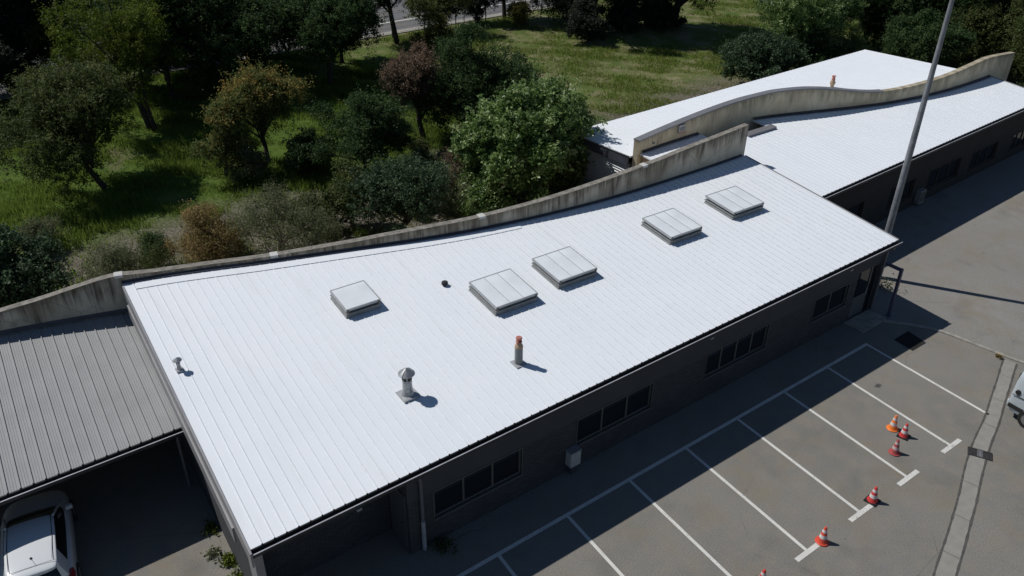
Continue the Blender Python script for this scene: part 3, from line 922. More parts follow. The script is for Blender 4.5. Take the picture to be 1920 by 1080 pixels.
def window(root, xa, ya, dirv, w, z0, z1, npan, reveal=0.09, frame=None, glass=None):
    """window in wall plane starting at (xa,ya) running along dirv"""
    ux, uy = dirv; nx, ny = -uy, ux
    def bx(mm, u0, u1, d0, d1, v0, v1):
        P = []
        for z in (v0, v1):
            for (u, d) in ((u0, d0), (u1, d0), (u1, d1), (u0, d1)):
                P.append((xa + ux * u + nx * d, ya + uy * u + ny * d, z))
        mm.hexa(P)
    fr = frame or M['frame']
    t = 0.055
    m = MB()
    d0, d1 = reveal - 0.045, reveal + 0.03
    bx(m, 0.003, w - 0.003, d0, d1, z0 + 0.003, z0 + t); bx(m, 0.003, w - 0.003, d0, d1, z1 - t, z1 - 0.003)
    bx(m, 0.003, t, d0, d1, z0 + t, z1 - t); bx(m, w - t, w - 0.003, d0, d1, z0 + t, z1 - t)
    fo = under(m.build('window', fr), root)
    for k in range(1, npan):
        u = w * k / npan
        m = MB()
        bx(m, u - 0.03, u + 0.03, d0 + 0.004, d1 - 0.004, z0 + t, z1 - t)
        o = m.build('mullion', fr); o.parent = fo
    for k in range(npan):
        u0 = t if k == 0 else w * k / npan + 0.03
        u1 = w - t if k == npan - 1 else w * (k + 1) / npan - 0.03
        m = MB(); bx(m, u0, u1, reveal - 0.005, reveal + 0.012, z0 + t, z1 - t)
        o = m.build('pane', glass or M['glass']); o.parent = fo
    m = MB(); bx(m, -0.04, w + 0.04, -0.05, reveal - 0.05, z0 - 0.05, z0 - 0.002)
    o = m.build('sill', fr); o.parent = fo
    m = MB(); bx(m, -0.03, w + 0.03, -0.02, -0.002, z1 + 0.002, z1 + 0.045)
    bx(m, w + 0.003, w + 0.03, -0.02, -0.002, z0 - 0.002, z1 + 0.002)
    bx(m, -0.03, -0.003, -0.02, -0.002, z0 - 0.002, z1 + 0.002)
    o = m.build('surround', fr); o.parent = fo
    return fo
for (a, b, c, d), npn in zip(wins, (3, 3, 4, 2)):
    window(b1, a, FY, (1, 0), b - a, c, d, npn)
# entrance door, glazed, in its frame
m = MB()
xa, xb = doorx
m.box((xa + 0.003, FY + 0.06, 0.02), (xa + 0.07, FY + 0.13, 2.237)); m.box((xb - 0.07, FY + 0.06, 0.02), (xb - 0.003, FY + 0.13, 2.237))
m.box((xa + 0.07, FY + 0.06, 2.16), (xb - 0.07, FY + 0.13, 2.237)); m.box((xa + 0.96, FY + 0.06, 0.02), (xa + 1.03, FY + 0.13, 2.16))
dr = under(m.build('entrance_door', M['door']), b1)
m = MB(); m.box((xa + 0.07, FY + 0.07, 0.03), (xa + 0.96, FY + 0.11, 1.0)); o = m.build('lower_panel', M['door']); o.parent = dr
m = MB(); m.box((xa + 0.07, FY + 0.085, 1.05), (xa + 0.96, FY + 0.10, 2.16)); m.box((xa + 1.03, FY + 0.085, 0.03), (xb - 0.07, FY + 0.10, 2.16)); o = m.build('pane', M['glass']); o.parent = dr
m = MB(); m.tube([(xa + 0.9, FY + 0.03, 0.95), (xa + 0.9, FY + 0.03, 1.25)], 0.015, 8); o = m.build('handle', M['lip']); o.parent = dr
# downpipe with swan neck
m = MB(); m.tube([(-19.25, 1.10, 3.06), (-19.20, 1.12, 2.92), (-19.10, 1.30, 2.75), (-19.07, 1.35, 2.55), (-19.07, 1.35, 1.1)], 0.05, 12)
under(m.build('downpipe', M['pipe']), b1)
m = MB(); m.tube([(-19.07, 1.35, 1.12), (-19.07, 1.35, 0.02)], 0.062, 12); under(m.build('downpipe_shoe', M['lip']), b1)
m = MB(); m.tube([(2.30, 1.08, 3.08), (2.30, 1.12, 2.95), (2.32, 1.33, 2.80), (2.32, 1.36, 0.05)], 0.045, 12)
under(m.build('downpipe', M['pipe']), b1)
for x in (-21.0, -8.2, -0.6):
    m = MB(); m.box((x - 0.07, EY - 0.20, EZ - 0.24), (x + 0.07, EY - 0.02, EZ - 0.165))
    under(m.build('gutter_bracket', M['curb']), b1)
tag(b1, 'long low grey building with skylights in its white roof, beside the parking bays', 'building')

# entrance step
m = MB(); m.box((0.55, 0.55, 0.0), (2.2, 1.40, 0.05)); tag(m.build('door_step', M['kerb']), 'thin concrete step in the shade before the glazed entrance door', 'step')

# meter box on the front wall
bx = empty('meter_box', (-13.72, FY - 0.13, 0.36))
MB().box((-0.20, -0.13, 0), (0.20, 0.125, 0.58)).build('housing', M['box'], bx)
MB().box((-0.17, -0.138, 0.03), (0.17, -0.13, 0.55)).build('door', M['box'], bx)
MB().box((-0.22, -0.15, 0.58), (0.22, 0.125, 0.60)).build('lid', M['gable_metal'], bx)
MB().box((-0.11, -0.06, -0.34), (0.11, 0.12, 0.0)).build('conduit_cover', M['wall'], bx)
tag(bx, 'pale grey meter box fixed to the shaded wall between two wide windows', 'box')

# canopy frame at the corner
cf = empty('steel_frame', (2.52, 0.68, 0))
m = MB(); m.box((-0.055, -0.055, 0.0), (0.055, 0.055, 2.20)); m.build('post', M['steel_blue'], cf)
m = MB(); m.box((-0.05, 0.056, 2.09), (0.05, 1.02, 2.20)); m.box((-0.055, -0.055, 2.202), (0.055, 0.056, 2.212)); m.build('beam', M['steel_blue'], cf)
m = MB(); m.box((-0.11, -0.11, 0.0), (0.11, 0.11, 0.015)); m.build('base_plate', M['steel_blue'], cf)
tag(cf, 'blue grey square steel post and beam standing at the far corner by the entrance', 'frame')

# ---- skylights
def skylight(cx, cy, w, d, npan, label):
    r = empty('skylight', (cx, cy, z1f(0, cy)))
    r.rotation_euler = (math.atan(S), 0, math.radians(-2.0))
    r.scale = (1, 1, 1.06)
    hw, hd = w / 2, d / 2
    m = MB()
    def ring(mm, ox, oy, ix, iy, za, zb):
        V = []
        for z in (za, zb):
            for hx, hy in ((ox, oy), (ix, iy)):
                V += [(-hx, -hy, z), (hx, -hy, z), (hx, hy, z), (-hx, hy, z)]
        F = []
        for k in range(4):
            q = (k + 1) % 4
            F += [(k, 4 + k, 4 + q, q), (8 + k, 8 + q, 12 + q, 12 + k), (k, q, 8 + q, 8 + k), (4 + k, 12 + k, 12 + q, 4 + q)]
        mm.add(V, F)
    # kerb (upstand) with flanged foot
    P0 = [(-hw - 0.02, -hd - 0.02), (hw + 0.02, -hd - 0.02), (hw + 0.02, hd + 0.02), (-hw - 0.02, hd + 0.02)]
    P1 = [(-hw + 0.05, -hd + 0.05), (hw - 0.05, -hd + 0.05), (hw - 0.05, hd - 0.05), (-hw + 0.05, hd - 0.05)]
    m.hexa([(x, y, 0.0) for x, y in P0] + [(x, y, 0.17) for x, y in P1])
    m.build('upstand', M['curb'], r)
    m = MB(); ring(m, hw + 0.012, hd + 0.012, hw - 0.055, hd - 0.055, 0.125, 0.16); m.build('flange', M['curb'], r)
    MB().box((-hw + 0.085, -hd + 0.085, 0.172), (hw - 0.085, hd - 0.085, 0.245)).build('seal', M['curb_dark'], r)
    m = MB(); ring(m, hw + 0.01, hd + 0.01, hw - 0.025, hd - 0.025, 0.246, 0.325)
    m.build('frame', M['alu'], r)
    for k in range(npan):
        a = -hw + 0.025 + (w - 0.05) * k / npan + (0.008 if k else 0.002)
        b = -hw + 0.025 + (w - 0.05) * (k + 1) / npan - (0.008 if k < npan - 1 else 0.002)
        # slightly domed opal pane
        m = MB(); n = 5
        V = []; F = []
        for j in range(n + 1):
            for i in range(n + 1):
                u = i / n; v = j / n
                V.append((a + (b - a) * u, (-hd + 0.027) + (d - 0.054) * v, 0.318 + 0.010 * (1 - (2 * u - 1) ** 4) * (1 - (2 * v - 1) ** 6)))
        for j in range(n):
            for i in range(n):
                q = j * (n + 1) + i
                F.append((q, q + 1, q + n + 2, q + n + 1))
        o = obj('pane', V, F, M['dome'], r, smooth=True)
    if npan > 1:
        for k in range(1, npan):
            u = -hw + 0.025 + (w - 0.05) * k / npan
            m = MB(); m.box((u - 0.007, -hd + 0.026, 0.26), (u + 0.007, hd - 0.026, 0.331))
            m.build('glazing_bar', M['alu'], r)
    for sx in (-1, 1):
        m = MB(); m.box((sx * (hw - 0.06) - 0.03, -hd - 0.035, 0.17), (sx * (hw - 0.06) + 0.03, -hd - 0.012, 0.30))
        m.build('latch', M['frame'], r)
    return tag(r, label, 'skylight', 'skylights on the near white roof')
skylight(-17.22, 8.47, 1.20, 1.22, 1, 'small square skylight with a single opal pane, nearest the left gable')
skylight(-12.84, 6.29, 1.66, 1.66, 3, 'three pane skylight just right of the small round black vent cap')
skylight(-10.13, 6.36, 1.66, 1.60, 3, 'three pane skylight in the middle of the row of five')
skylight(-4.73, 6.41, 1.62, 1.62, 3, 'three pane skylight, fourth from the left gable of the white roof')
skylight(-1.13, 6.42, 1.74, 1.58, 3, 'three pane skylight nearest the tall grey mast')

# ---- roof vents
def base_plate(r, s, mat=None, t=0.03):
    m = MB(); m.box((-s, -s, 0.0), (s, s, t)); m.box((-s * 0.85, -s * 0.85, t), (s * 0.85, s * 0.85, t + 0.006))
    m.build('base_plate', mat or M['alu'], r)
def cowl(cx, cy, h, rp, rc, label):
    r = empty('roof_cowl', (cx, cy, z1f(0, cy) + 0.0))
    o = empty  # noqa
    base_plate(r, rp * 1.9, M['alu'], 0.05)
    m = MB(); m.lathe([(rp * 1.35, 0.05), (rp * 1.15, 0.10), (rp * 1.05, 0.18)], n=28); x = m.build('collar', M['galv'], r); smooth_angle(x)
    m = MB(); m.lathe([(rp, 0.06), (rp, h * 0.30), (rp * 1.03, h * 0.30), (rp * 1.03, h * 0.33), (rp, h * 0.33), (rp, h * 0.52), (rp * 1.03, h * 0.52), (rp * 1.03, h * 0.55), (rp, h * 0.55), (rp, h * 0.60)], n=28)
    x = m.build('flue', M['galv'], r); smooth_angle(x)
    m = MB(); m.lathe([(rp * 0.88, h * 0.60), (rp * 0.88, h * 0.84)], n=20); m.build('throat', M['black'], r)
    for k in range(4):
        a = PI / 4 + k * PI / 2 + 0.3
        m = MB()
        m.box((rp * 0.96 * math.cos(a) - 0.012, rp * 0.96 * math.sin(a) - 0.012, h * 0.59), (rp * 0.96 * math.cos(a) + 0.012, rp * 0.96 * math.sin(a) + 0.012, h * 0.86))
        m.build('strut', M['galv'], r)
    m = MB(); m.lathe([(rc, h * 0.80), (rc, h * 0.815), (rc * 0.5, h * 0.93), (0.012, h)], n=32); x = m.build('hood', M['galv'], r)
    smooth_angle(x, 30)
    m = MB()
    for a in (0.5, 0.5 + PI, ):
        m.tube([(0, 0, h + 0.004), (rc * 0.5 * math.cos(a), rc * 0.5 * math.sin(a), h * 0.935), (rc * math.cos(a), rc * math.sin(a), h * 0.823)], 0.008, 6)
    m.build('seam', M['frame'], r)
    return tag(r, label, 'vent')
cowl(-17.99, 3.77, 0.96, 0.14, 0.24, 'large round galvanised flue with a wide conical hood on the white roof')
cowl(-23.03, 8.19, 0.46, 0.055, 0.13, 'little hooded metal vent by the left edge of the white roof')
r = empty('chimney', (-14.46, 3.20, z1f(0, 3.20)))
base_plate(r, 0.2, M['alu'], 0.02)
m = MB(); m.lathe([(0.125, 0.0), (0.125, 0.60)], n=28); x = m.build('flue', M['flue'], r); smooth_angle(x)
m = MB(); m.lathe([(0.130, 0.602), (0.128, 0.66), (0.09, 0.73), (0.065, 0.77)], n=24); x = m.build('cone', M['terra_pale'], r); smooth_angle(x)
m = MB(); m.lathe([(0.060, 0.76), (0.100, 0.80), (0.095, 0.83), (0.055, 0.845), (0.055, 0.875), (0.092, 0.905), (0.100, 0.945), (0.085, 0.965), (0.035, 0.955)], n=24); x = m.build('pot', M['terra'], r); smooth_angle(x)
tag(r, 'slim grey chimney flue topped with a red clay pot on the near white roof', 'chimney')
r = empty('roof_vent', (-14.19, 7.81, z1f(0, 7.81)))
m = MB(); m.lathe([(0.06, 0.0), (0.06, 0.07)], n=20); m.build('neck', M['black'], r)
m = MB(); m.lathe([(0.115, 0.06), (0.115, 0.12), (0.10, 0.145), (0.03, 0.155)], n=24); x = m.build('lid', M['plastic'], r); smooth_angle(x)
tag(r, 'small round black plastic vent cap behind the skylights', 'vent')
r = empty('chimney', (15.46, 13.6, 3.68))
m = MB(); m.lathe([(0.10, 0.0), (0.10, 0.12), (0.15, 0.2), (0.15, 0.30), (0.09, 0.42)], n=20); x = m.build('cone', M['terra_pale'], r); smooth_angle(x)
m = MB(); m.lathe([(0.07, 0.41), (0.11, 0.47), (0.09, 0.52), (0.06, 0.55), (0.10, 0.60), (0.11, 0.66), (0.04, 0.68)], n=20); x = m.build('pot', M['terra'], r); smooth_angle(x)
tag(r, 'little clay chimney pot rising behind the wavy wall on the rear roof', 'chimney')

# ---- far front building (in line behind the mast)
b2 = empty('low_building', (14, 5.8, 0))
EA = (3.0, 5.36); EB = (25.35, 6.10); kb = (EB[1] - EA[1]) / (EB[0] - EA[0])
EZ2 = 3.28
ye2 = lambda x: EA[1] + kb * (x - EA[0])
z2f = lambda x, y: EZ2 + S * (y - ye2(x))
hole = lambda x: 3.45 < x < 7.15
def yb2(x):
    return (11.45 if hole(x) else yw2(x) - 0.02)
def yf2(x):
    return ye2(x) if x > 2.98 else yw1(min(x, 2.9)) + 0.45
def rib2(xa, xb, yf, yb, phase):
    return under(ribbed('roof', xa, xb, z2f, yf, yb, M['roof'], k=0.0, phase=phase, seam=False, h=0.018), b2)
rib2(-0.70, 2.985, yf2, lambda x: yw2(x) - 0.02, 0.2)
rib2(2.99, 3.45, ye2, lambda x: yw2(x) - 0.02, 0.1)
rib2(3.45, 7.15, ye2, lambda x: 11.35, 0.25)
rib2(7.15, 25.4, ye2, lambda x: yw2(x) - 0.02, 0.2)
flashing(D2, -0.7, 3.4, z2f, 0.004, 0.14, 0.10, 0.05, M['flash_dark'], 'wall_flashing', b2)
flashing(D2, 7.1, 25.4, z2f, 0.004, 0.17, 0.10, 0.05, M['flash_dark'], 'wall_flashing', b2)
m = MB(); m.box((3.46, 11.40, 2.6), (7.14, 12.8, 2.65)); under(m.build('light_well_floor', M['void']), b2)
m = MB(); m.box((3.40, 11.352, 2.6), (7.2, 11.40, 3.75)); under(m.build('light_well_wall', M['flash_dark']), b2)
m = MB(); m.hexa([(5.3, 11.02, 3.76), (7.35, 11.02, 3.76), (7.35, 11.37, 3.79), (5.3, 11.37, 3.79), (5.3, 11.02, 3.86), (7.35, 11.02, 3.86), (7.35, 11.37, 3.89), (5.3, 11.37, 3.89)])
under(m.build('light_well_capping', M['cap_metal']), b2)
gutter('g', (EA[0], EA[1], EZ2 + 0.01), (EB[0] + 0.05, EB[1], EZ2 + 0.01), b2)
comb(3.0, 25.35, 0.25, ye2, EZ2, b2)
rake(25.41, ye2(25.4), 9.62, lambda x, y: EZ2 + S * (y - ye2(25.4)), 0.0, 0.05, -0.15, 0.03, M['gable_metal'], 'verge_trim', b2)
dl = math.hypot(1, kb); ud = (1 / dl, kb / dl)
WA = (2.6, 5.60); fy2 = lambda x: WA[1] + kb * (x - WA[0])
wins2 = [(5.3, 7.75, 0.62, 1.72), (10.15, 12.35, 0.58, 1.68), (13.75, 16.95, 0.55, 1.66), (18.25, 21.1, 0.52, 1.55), (22.95, 25.0, 0.5, 1.45)]
holes = [((a - WA[0]) * dl, (b - WA[0]) * dl, c, d) for a, b, c, d in wins2]
wall_y('front_wall', WA[0], 25.3, WA[1], fy2(25.3), -0.05, 3.2, holes, M['wall2'], b2)
for i, (a, b, c, d) in enumerate(wins2):
    window(b2, a, fy2(a), ud, (b - a) * dl, c, d, 3 if i > 1 else 2, frame=M['post'])
m = MB(); m.hexa([(25.1, fy2(25.1) + 0.01, -0.05), (25.3, fy2(25.1) + 0.01, -0.05), (25.3, 9.5, -0.05), (25.1, 9.5, -0.05), (25.1, fy2(25.1) + 0.01, 3.2), (25.3, fy2(25.1) + 0.01, 3.2), (25.3, 9.5, 3.52), (25.1, 9.5, 3.52)])
under(m.build('gable_wall', M['wall2']), b2)
m = MB(); m.hexa([(-0.62, 10.15, -0.05), (-0.5, 10.15, -0.05), (-0.5, 12.3, -0.05), (-0.62, 12.3, -0.05), (-0.62, 10.15, 3.58), (-0.5, 10.15, 3.58), (-0.5, 12.3, 3.76), (-0.62, 12.3, 3.76)])
under(m.build('gable_wall', M['terra_pale']), b2)
tag(b2, 'dark walled low building under the far white ribbed roof, behind the mast', 'building')
wb = empty('wall_box', (13.1, fy2(13.1) - 0.02, 0.15))
MB().box((-0.24, -0.24, 0), (0.24, 0.015, 0.72)).build('casing', M['curb'], wb)
MB().box((-0.19, -0.248, 0.08), (0.19, -0.24, 0.64)).build('grille', M['frame'], wb)
tag(wb, 'grey unit at the foot of the dark shaded wall just right of the mast', 'unit')

# ---- rear building
b3 = empty('low_building', (12, 15, 0))
z3f = lambda x, y: 3.5 + 0.045 * (17.1 - y)
rf3 = ribbed('roof', -1.05, 24.55, z3f, lambda x: yw2(max(x, -0.84)) + 0.31, lambda x: 17.05 + 0.018 * (x + 1), M['roof'], k=0.0, phase=0.2, seam=False, h=0.016)
under(rf3, b3)
m = MB(); m.hexa([(-1.1, 17.06, 3.30), (24.6, 17.52, 3.30), (24.6, 17.68, 3.30), (-1.1, 17.22, 3.30), (-1.1, 17.06, 3.42), (24.6, 17.52, 3.42), (24.6, 17.68, 3.42), (-1.1, 17.22, 3.42)])
under(m.build('gutter', M['gutter']), b3)
m = MB(); m.hexa([(-1.12, 12.72, 3.24), (-1.054, 12.72, 3.24), (-1.054, 17.1, 3.06), (-1.12, 17.1, 3.06), (-1.12, 12.72, 3.72), (-1.054, 12.72, 3.72), (-1.054, 17.1, 3.52), (-1.12, 17.1, 3.52)])
under(m.build('verge_trim', M['flash_dark']), b3)
m = MB(); m.tube([(-1.13, 12.7, 3.735), (-1.13, 17.1, 3.535)], 0.03, 8); under(m.build('verge_roll', M['cap_metal']), b3)
m = MB(); m.box((-0.85, 12.75, -0.05), (-0.65, 16.95, 3.35)); under(m.build('gable_wall', M['flash_dark']), b3)
m = MB(); m.box((-0.64, 16.8, -0.05), (24.2, 17.0, 3.34)); under(m.build('rear_wall', M['wall2']), b3)
m = MB(); m.box((24.0, 10.0, -0.05), (24.2, 16.79, 3.4)); under(m.build('gable_wall', M['wall2']), b3)
# louvred panel on the gable
m = MB()
for k in range(23):
    z = 0.25 + k * 0.132
    m.hexa([(-1.02, 12.75, z), (-0.99, 12.75, z), (-0.99, 16.9, z), (-1.02, 16.9, z), (-0.93, 12.75, z + 0.085), (-0.90, 12.75, z + 0.085), (-0.90, 16.9, z + 0.085), (-0.93, 16.9, z + 0.085)])
under(m.build('louvre_slats', M['slat']), b3)
tag(b3, 'rear building with a white roof and slatted grey gable beyond the wavy wall', 'building')

# ---- carport
b0 = empty('carport', (-28, 10, 0))
z0f = lambda x, y: 2.60 + S * (y - 7.25)
rf0 = ribbed('roof', -36.0, -23.43, z0f, lambda x: 7.25, lambda x: yw1(x) - 0.02, M['rib_grey'], k=0.043, yref=7.25, phase=0.06, h=0.04, w=0.016)
under(rf0, b0)
# fine secondary ribs between the main ones
m = MB()
c = -36.0 + 0.06
while c < -23.6:
    for q in (0.09, 0.155, 0.22):
        x = c + q
        P = []
        yb_ = yw1(x + 0.3) - 0.05
        for y in (7.26, yb_):
            for dx, dz in ((-0.007, 0.0008), (0.0, 0.009), (0.007, 0.0008)):
                P.append((x + 0.043 * (y - 7.25) + dx, y, z0f(x, y) + dz))
        m.add(P, [(0, 1, 4, 3), (1, 2, 5, 4)])
    c += 0.305
under(m.build('fine_ribs', M['rib_grey']), b0)
gutter('g', (-36, 7.25, 2.61), (-23.45, 7.24, 2.61), b0)
comb(-36.0, -23.43, 0.06, lambda x: 7.25, 2.60, b0)
flashing(D1, -36, -23.2, z0f, 0.004, 0.05, 0.18, 0.05, M['flash_dark'], 'wall_flashing', b0)
for x in (-29.2, -34.4):
    m = MB(); m.box((x - 0.05, 7.4, 0), (x + 0.05, 7.5, 2.5)); under(m.build('post', M['frame']), b0)
m = MB(); m.box((-36, 7.38, 2.36), (-23.7, 7.52, 2.50)); under(m.build('beam', M['frame']), b0)
m = MB(); m.tube([(-23.72, 7.16, 2.46), (-23.70, 7.3, 2.3), (-23.66, 7.55, 2.1), (-23.66, 7.6, 0.05)], 0.045, 10); under(m.build('downpipe', M['pipe']), b0)
for x in (-26.6, -31.6):
    m = MB(); m.hexa([(x - 0.04, 7.5, 2.45), (x + 0.04, 7.5, 2.45), (x + 0.04, 13.9, 2.98), (x - 0.04, 13.9, 2.98), (x - 0.04, 7.5, 2.52), (x + 0.04, 7.5, 2.52), (x + 0.04, 13.9, 3.05), (x - 0.04, 13.9, 3.05)])
    under(m.build('rafter', M['frame']), b0)
tag(b0, 'open carport with a weathered grey ribbed roof at the left end of the white building', 'carport')

# ---- mast
ms = empty('tall_mast', (4.86, 2.81, 0))
m = MB(); m.lathe([(0.17, 0.0), (0.165, 0.03), (0.150, 0.035), (0.146, 2.0), (0.125, 6.0), (0.095, 10.0), (0.072, 13.0), (0.05, 16.0)], n=24); x = m.build('shaft', M['pole'], ms); smooth_angle(x)
m = MB(); m.box((-0.22, -0.22, 0), (0.22, 0.22, 0.03)); m.build('base_plate', M['pole'], ms)
m = MB(); m.box((0.05, -0.16, 0.6), (0.11, 0.16, 1.15)); m.build('access_door', M['pole'], ms)
m = MB(); m.lathe([(0.07, 16.0), (0.09, 16.06), (0.05, 16.15)], n=16); m.build('finial', M['pole'], ms)
tag(ms, 'very tall tapering grey metal mast standing behind the far corner of the near roof', 'mast')

# ------------------------------------------------------------------ traffic cones
def cone(cx, cy, scale, body, white, base_mat, round_base, lean, label, h=0.5):
    r = empty('traffic_cone', (cx, cy, 0))
    r.scale = (scale,) * 3
    r.rotation_euler = (lean[0], lean[1], random.uniform(0, 1.5))
    m = MB()
    if round_base:
        m.lathe([(0.175, 0.0), (0.178, 0.018), (0.165, 0.03), (0.12, 0.036)], n=28)
    else:
        m.box((-0.165, -0.165, 0.0), (0.165, 0.165, 0.028)); m.box((-0.135, -0.135, 0.028), (0.135, 0.135, 0.036))
    m.build('base', base_mat, r)
    def rad(z): return 0.125 - (0.125 - 0.030) * (z - 0.036) / (h - 0.036)
    m = MB(); zs = [0.036, 0.06]
    prof = [(0.140, 0.034), (0.130, 0.05), (rad(0.07), 0.075), (rad(h - 0.01), h - 0.01), (0.024, h), (0.014, h + 0.002)]
    m.lathe(prof, n=28); x = m.build('cone_body', body, r); smooth_angle(x)
    for za, zb in ((0.16, 0.26), (0.34, 0.42)):
        m = MB(); m.lathe([(rad(za) + 0.003, za), (rad(zb) + 0.003, zb)], n=28, cap=False)
        x = m.build('reflective_band', white, r); smooth_angle(x)
    return tag(r, label, 'traffic cone', 'traffic cones along the parking bays')
M['cone_red'] = simple('cone_red', (0.58, 0.045, 0.04), 0.5, 0, 0.12, 9)
M['cone_faded'] = simple('cone_faded_red', (0.36, 0.055, 0.055), 0.7, 0, 0.2, 9)
M['cone_orange'] = simple('cone_orange', (0.80, 0.20, 0.03), 0.5, 0, 0.12, 9)
M['cone_scarlet'] = simple('cone_scarlet', (0.62, 0.07, 0.035), 0.5, 0, 0.12, 9)
M['cone_white'] = simple('cone_white', (0.62, 0.58, 0.57), 0.5, 0, 0.12, 9)
M['cone_white_dirty'] = simple('cone_dirty_white', (0.50, 0.38, 0.38), 0.6, 0, 0.15, 9)
cone(-3.62, -3.42, 1.12, M['cone_orange'], M['cone_white'], M['cone_orange'], True, (0, 0.03), 'bright orange traffic cone with a round orange base, furthest from the camera')
cone(-3.66, -3.85, 1.08, M['cone_red'], M['cone_white'], M['black'], False, (0, 0), 'red and white cone on a black square base close beside the orange cone')
cone(-4.63, -4.14, 1.08, M['cone_faded'], M['cone_white_dirty'], M['cone_faded'], True, (0.02, 0.05), 'faded dull red cone standing just below the pair of cones')
cone(-7.10, -4.96, 1.15, M['cone_red'], M['cone_white'], M['black'], False, (0, 0), 'red and white cone on a black base beside the end of the third bay line')
cone(-9.68, -5.05, 1.12, M['cone_scarlet'], M['cone_white'], M['cone_scarlet'], True, (0.02, 0.06), 'orange red cone with a round base covering the end of a bay marking')
cone(-12.26, -4.99, 1.12, M['cone_red'], M['cone_white'], M['black'], False, (0, 0), 'red cone cut off by the bottom edge of the picture')

# ------------------------------------------------------------------ vehicles
def loft(sections, closed=True):
    """sections: list of lists of 3D points (same count, open polyline left->right over the top)"""
    V = []; F = []
    n = len(sections[0])
    for s in sections: V += s
    for i in range(len(sections) - 1):
        for k in range(n - 1):
            F.append((i * n + k, (i + 1) * n + k, (i + 1) * n + k + 1, i * n + k + 1))
    F.append(tuple(range(n)))
    F.append(tuple((len(sections) - 1) * n + k for k in range(n - 1, -1, -1)))
    return V, F

def subsurf(o, lv=2):
    md = o.modifiers.new('sub', 'SUBSURF'); md.levels = lv; md.render_levels = lv
    o.data.polygons.foreach_set('use_smooth', [True] * len(o.data.polygons))

def wheel(root, x, y, r=0.32, w=0.2):
    m = MB(); m.tube([(x - w / 2, y, r), (x + w / 2, y, r)], r, 28); o = m.build('wheel', M['tyre'], root); smooth_angle(o)
    m = MB(); m.tube([(x - w / 2 - 0.006, y, r), (x + w / 2 + 0.006, y, r)], r * 0.62, 20); q = m.build('rim', M['rim'], o)
    return o

